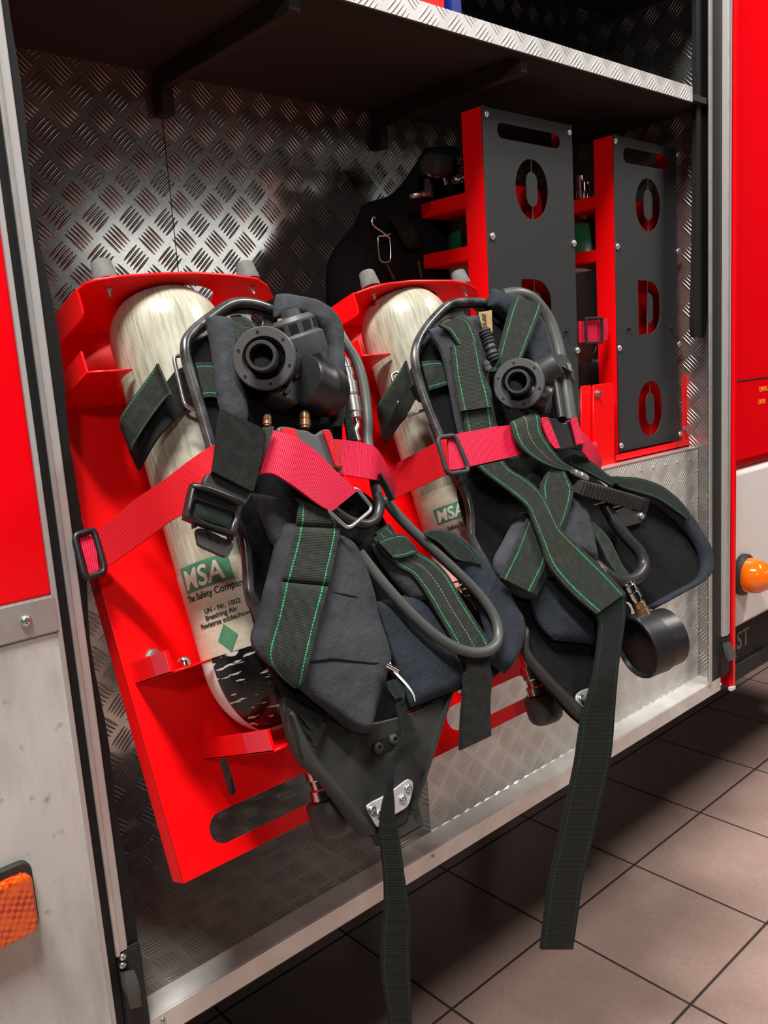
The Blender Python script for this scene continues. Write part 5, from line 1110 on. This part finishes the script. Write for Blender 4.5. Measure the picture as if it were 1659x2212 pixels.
yring('steel_hook', [(510, 790), (485, 780), (478, 840), (510, 880), (570, 920), (620, 955), (660, 945)], 0.0016, h1, False)
strap('webbing_edge', YP([((615, 1250), (630, 1250)), ((650, 1330), (672, 1325)), ((680, 1400), (705, 1395))], yr), 0.003, MAT['hoseb'], h1)
strap('webbing_edge', YP([((930, 1215), (945, 1215)), ((945, 1300), (962, 1300)), ((960, 1390), (975, 1390))], yr), 0.003, MAT['hose'], h1)
# pressure reducer, gauge and fittings
yf = yc3 - 0.02
def yfit(a, b, rr, mat, nm='hose_fitting'):
    A_, B_ = Yp(*kb(*a), yf), Yp(*kb(*b), yf); L = (B_ - A_).length
    return lathe(nm, [(0, 0), (rr * .7, 0), (rr, L * .1), (rr, L * .4), (rr * .75, L * .42), (rr * .75, L * .6), (rr, L * .62), (rr, L * .95), (0, L)], A_, (B_ - A_), mat, v3, 14)
lathe('pressure_reducer', [(0, -0.03), (0.02, -0.03), (0.024, -0.02), (0.024, 0.02), (0.02, 0.03), (0, 0.03)], Yp(*kb(1120, 260), yf), (1, 0.1, 0.1), MAT['blackm'], v3, 20)
yfit((1020, 180), (1240, 205), 0.006, MAT['alustrip']); yfit((1030, 345), (1140, 365), 0.006, MAT['steel'])
yfit((865, 570), (1050, 540), 0.006, MAT['steel']); yfit((1195, 380), (1215, 460), 0.005, MAT['chrome']); yfit((1290, 420), (1370, 380), 0.009, MAT['steel'])
yfit((1365, 170), (1370, 270), 0.011, MAT['chrome']); yfit((1375, 275), (1390, 450), 0.009, MAT['chrome'])
sheetpts = [(1000, 400), (1030, 395), (1065, 480), (1078, 580), (1030, 585), (1000, 500)]
plate('gauge_bracket', [[V(yf).ab(*kb(*p)) for p in sheetpts]], V(yf), 0.006, MAT['blackm'], v3, 0.001, off=0.004)
# valve stem, dark harness and hose of the right hand set
kd = lambda x, y: (1180 + x / 4.254, 340 + y / 4.254)
A_, B_ = Yp(*kd(305, 170), yf), Yp(*kd(318, 385), yf); L = (B_ - A_).length
lathe('valve_stem', [(0, 0), (0.009, 0), (0.009, L * .22), (0.011, L * .24), (0.011, L * .3), (0.009, L * .32), (0.009, L * .6), (0.0105, L * .62), (0.0105, L * .95), (0.008, L)], A_, (B_ - A_), MAT['chrome'], v4, 18, label='chrome valve stem')
ya = pyb + 0.012
for r0, r1 in ((1035, 1690), (1880, 2110)):
    strap('harness_pad', [(Yp(*kd(230, r0 + 30), ya), Yp(*kd(600, r0 - 20), ya)), (Yp(*kd(240, (r0 + r1) / 2), ya), Yp(*kd(620, (r0 + r1) / 2 - 20), ya)), (Yp(*kd(250, r1 + 20), ya), Yp(*kd(640, r1 - 20), ya))], 0.012, MAT['fabd'], A4, 'pad', wr=0.001, seed=71)
tube('hose', [Yp(*kd(370, 1770), ya), Yp(*kd(385, 1805), ya), Yp(*kd(420, 1815), ya), Yp(*kd(450, 1780), ya), Yp(*kd(462, 1730), ya)], 0.0025, MAT['hoseb'], A4, n=5)
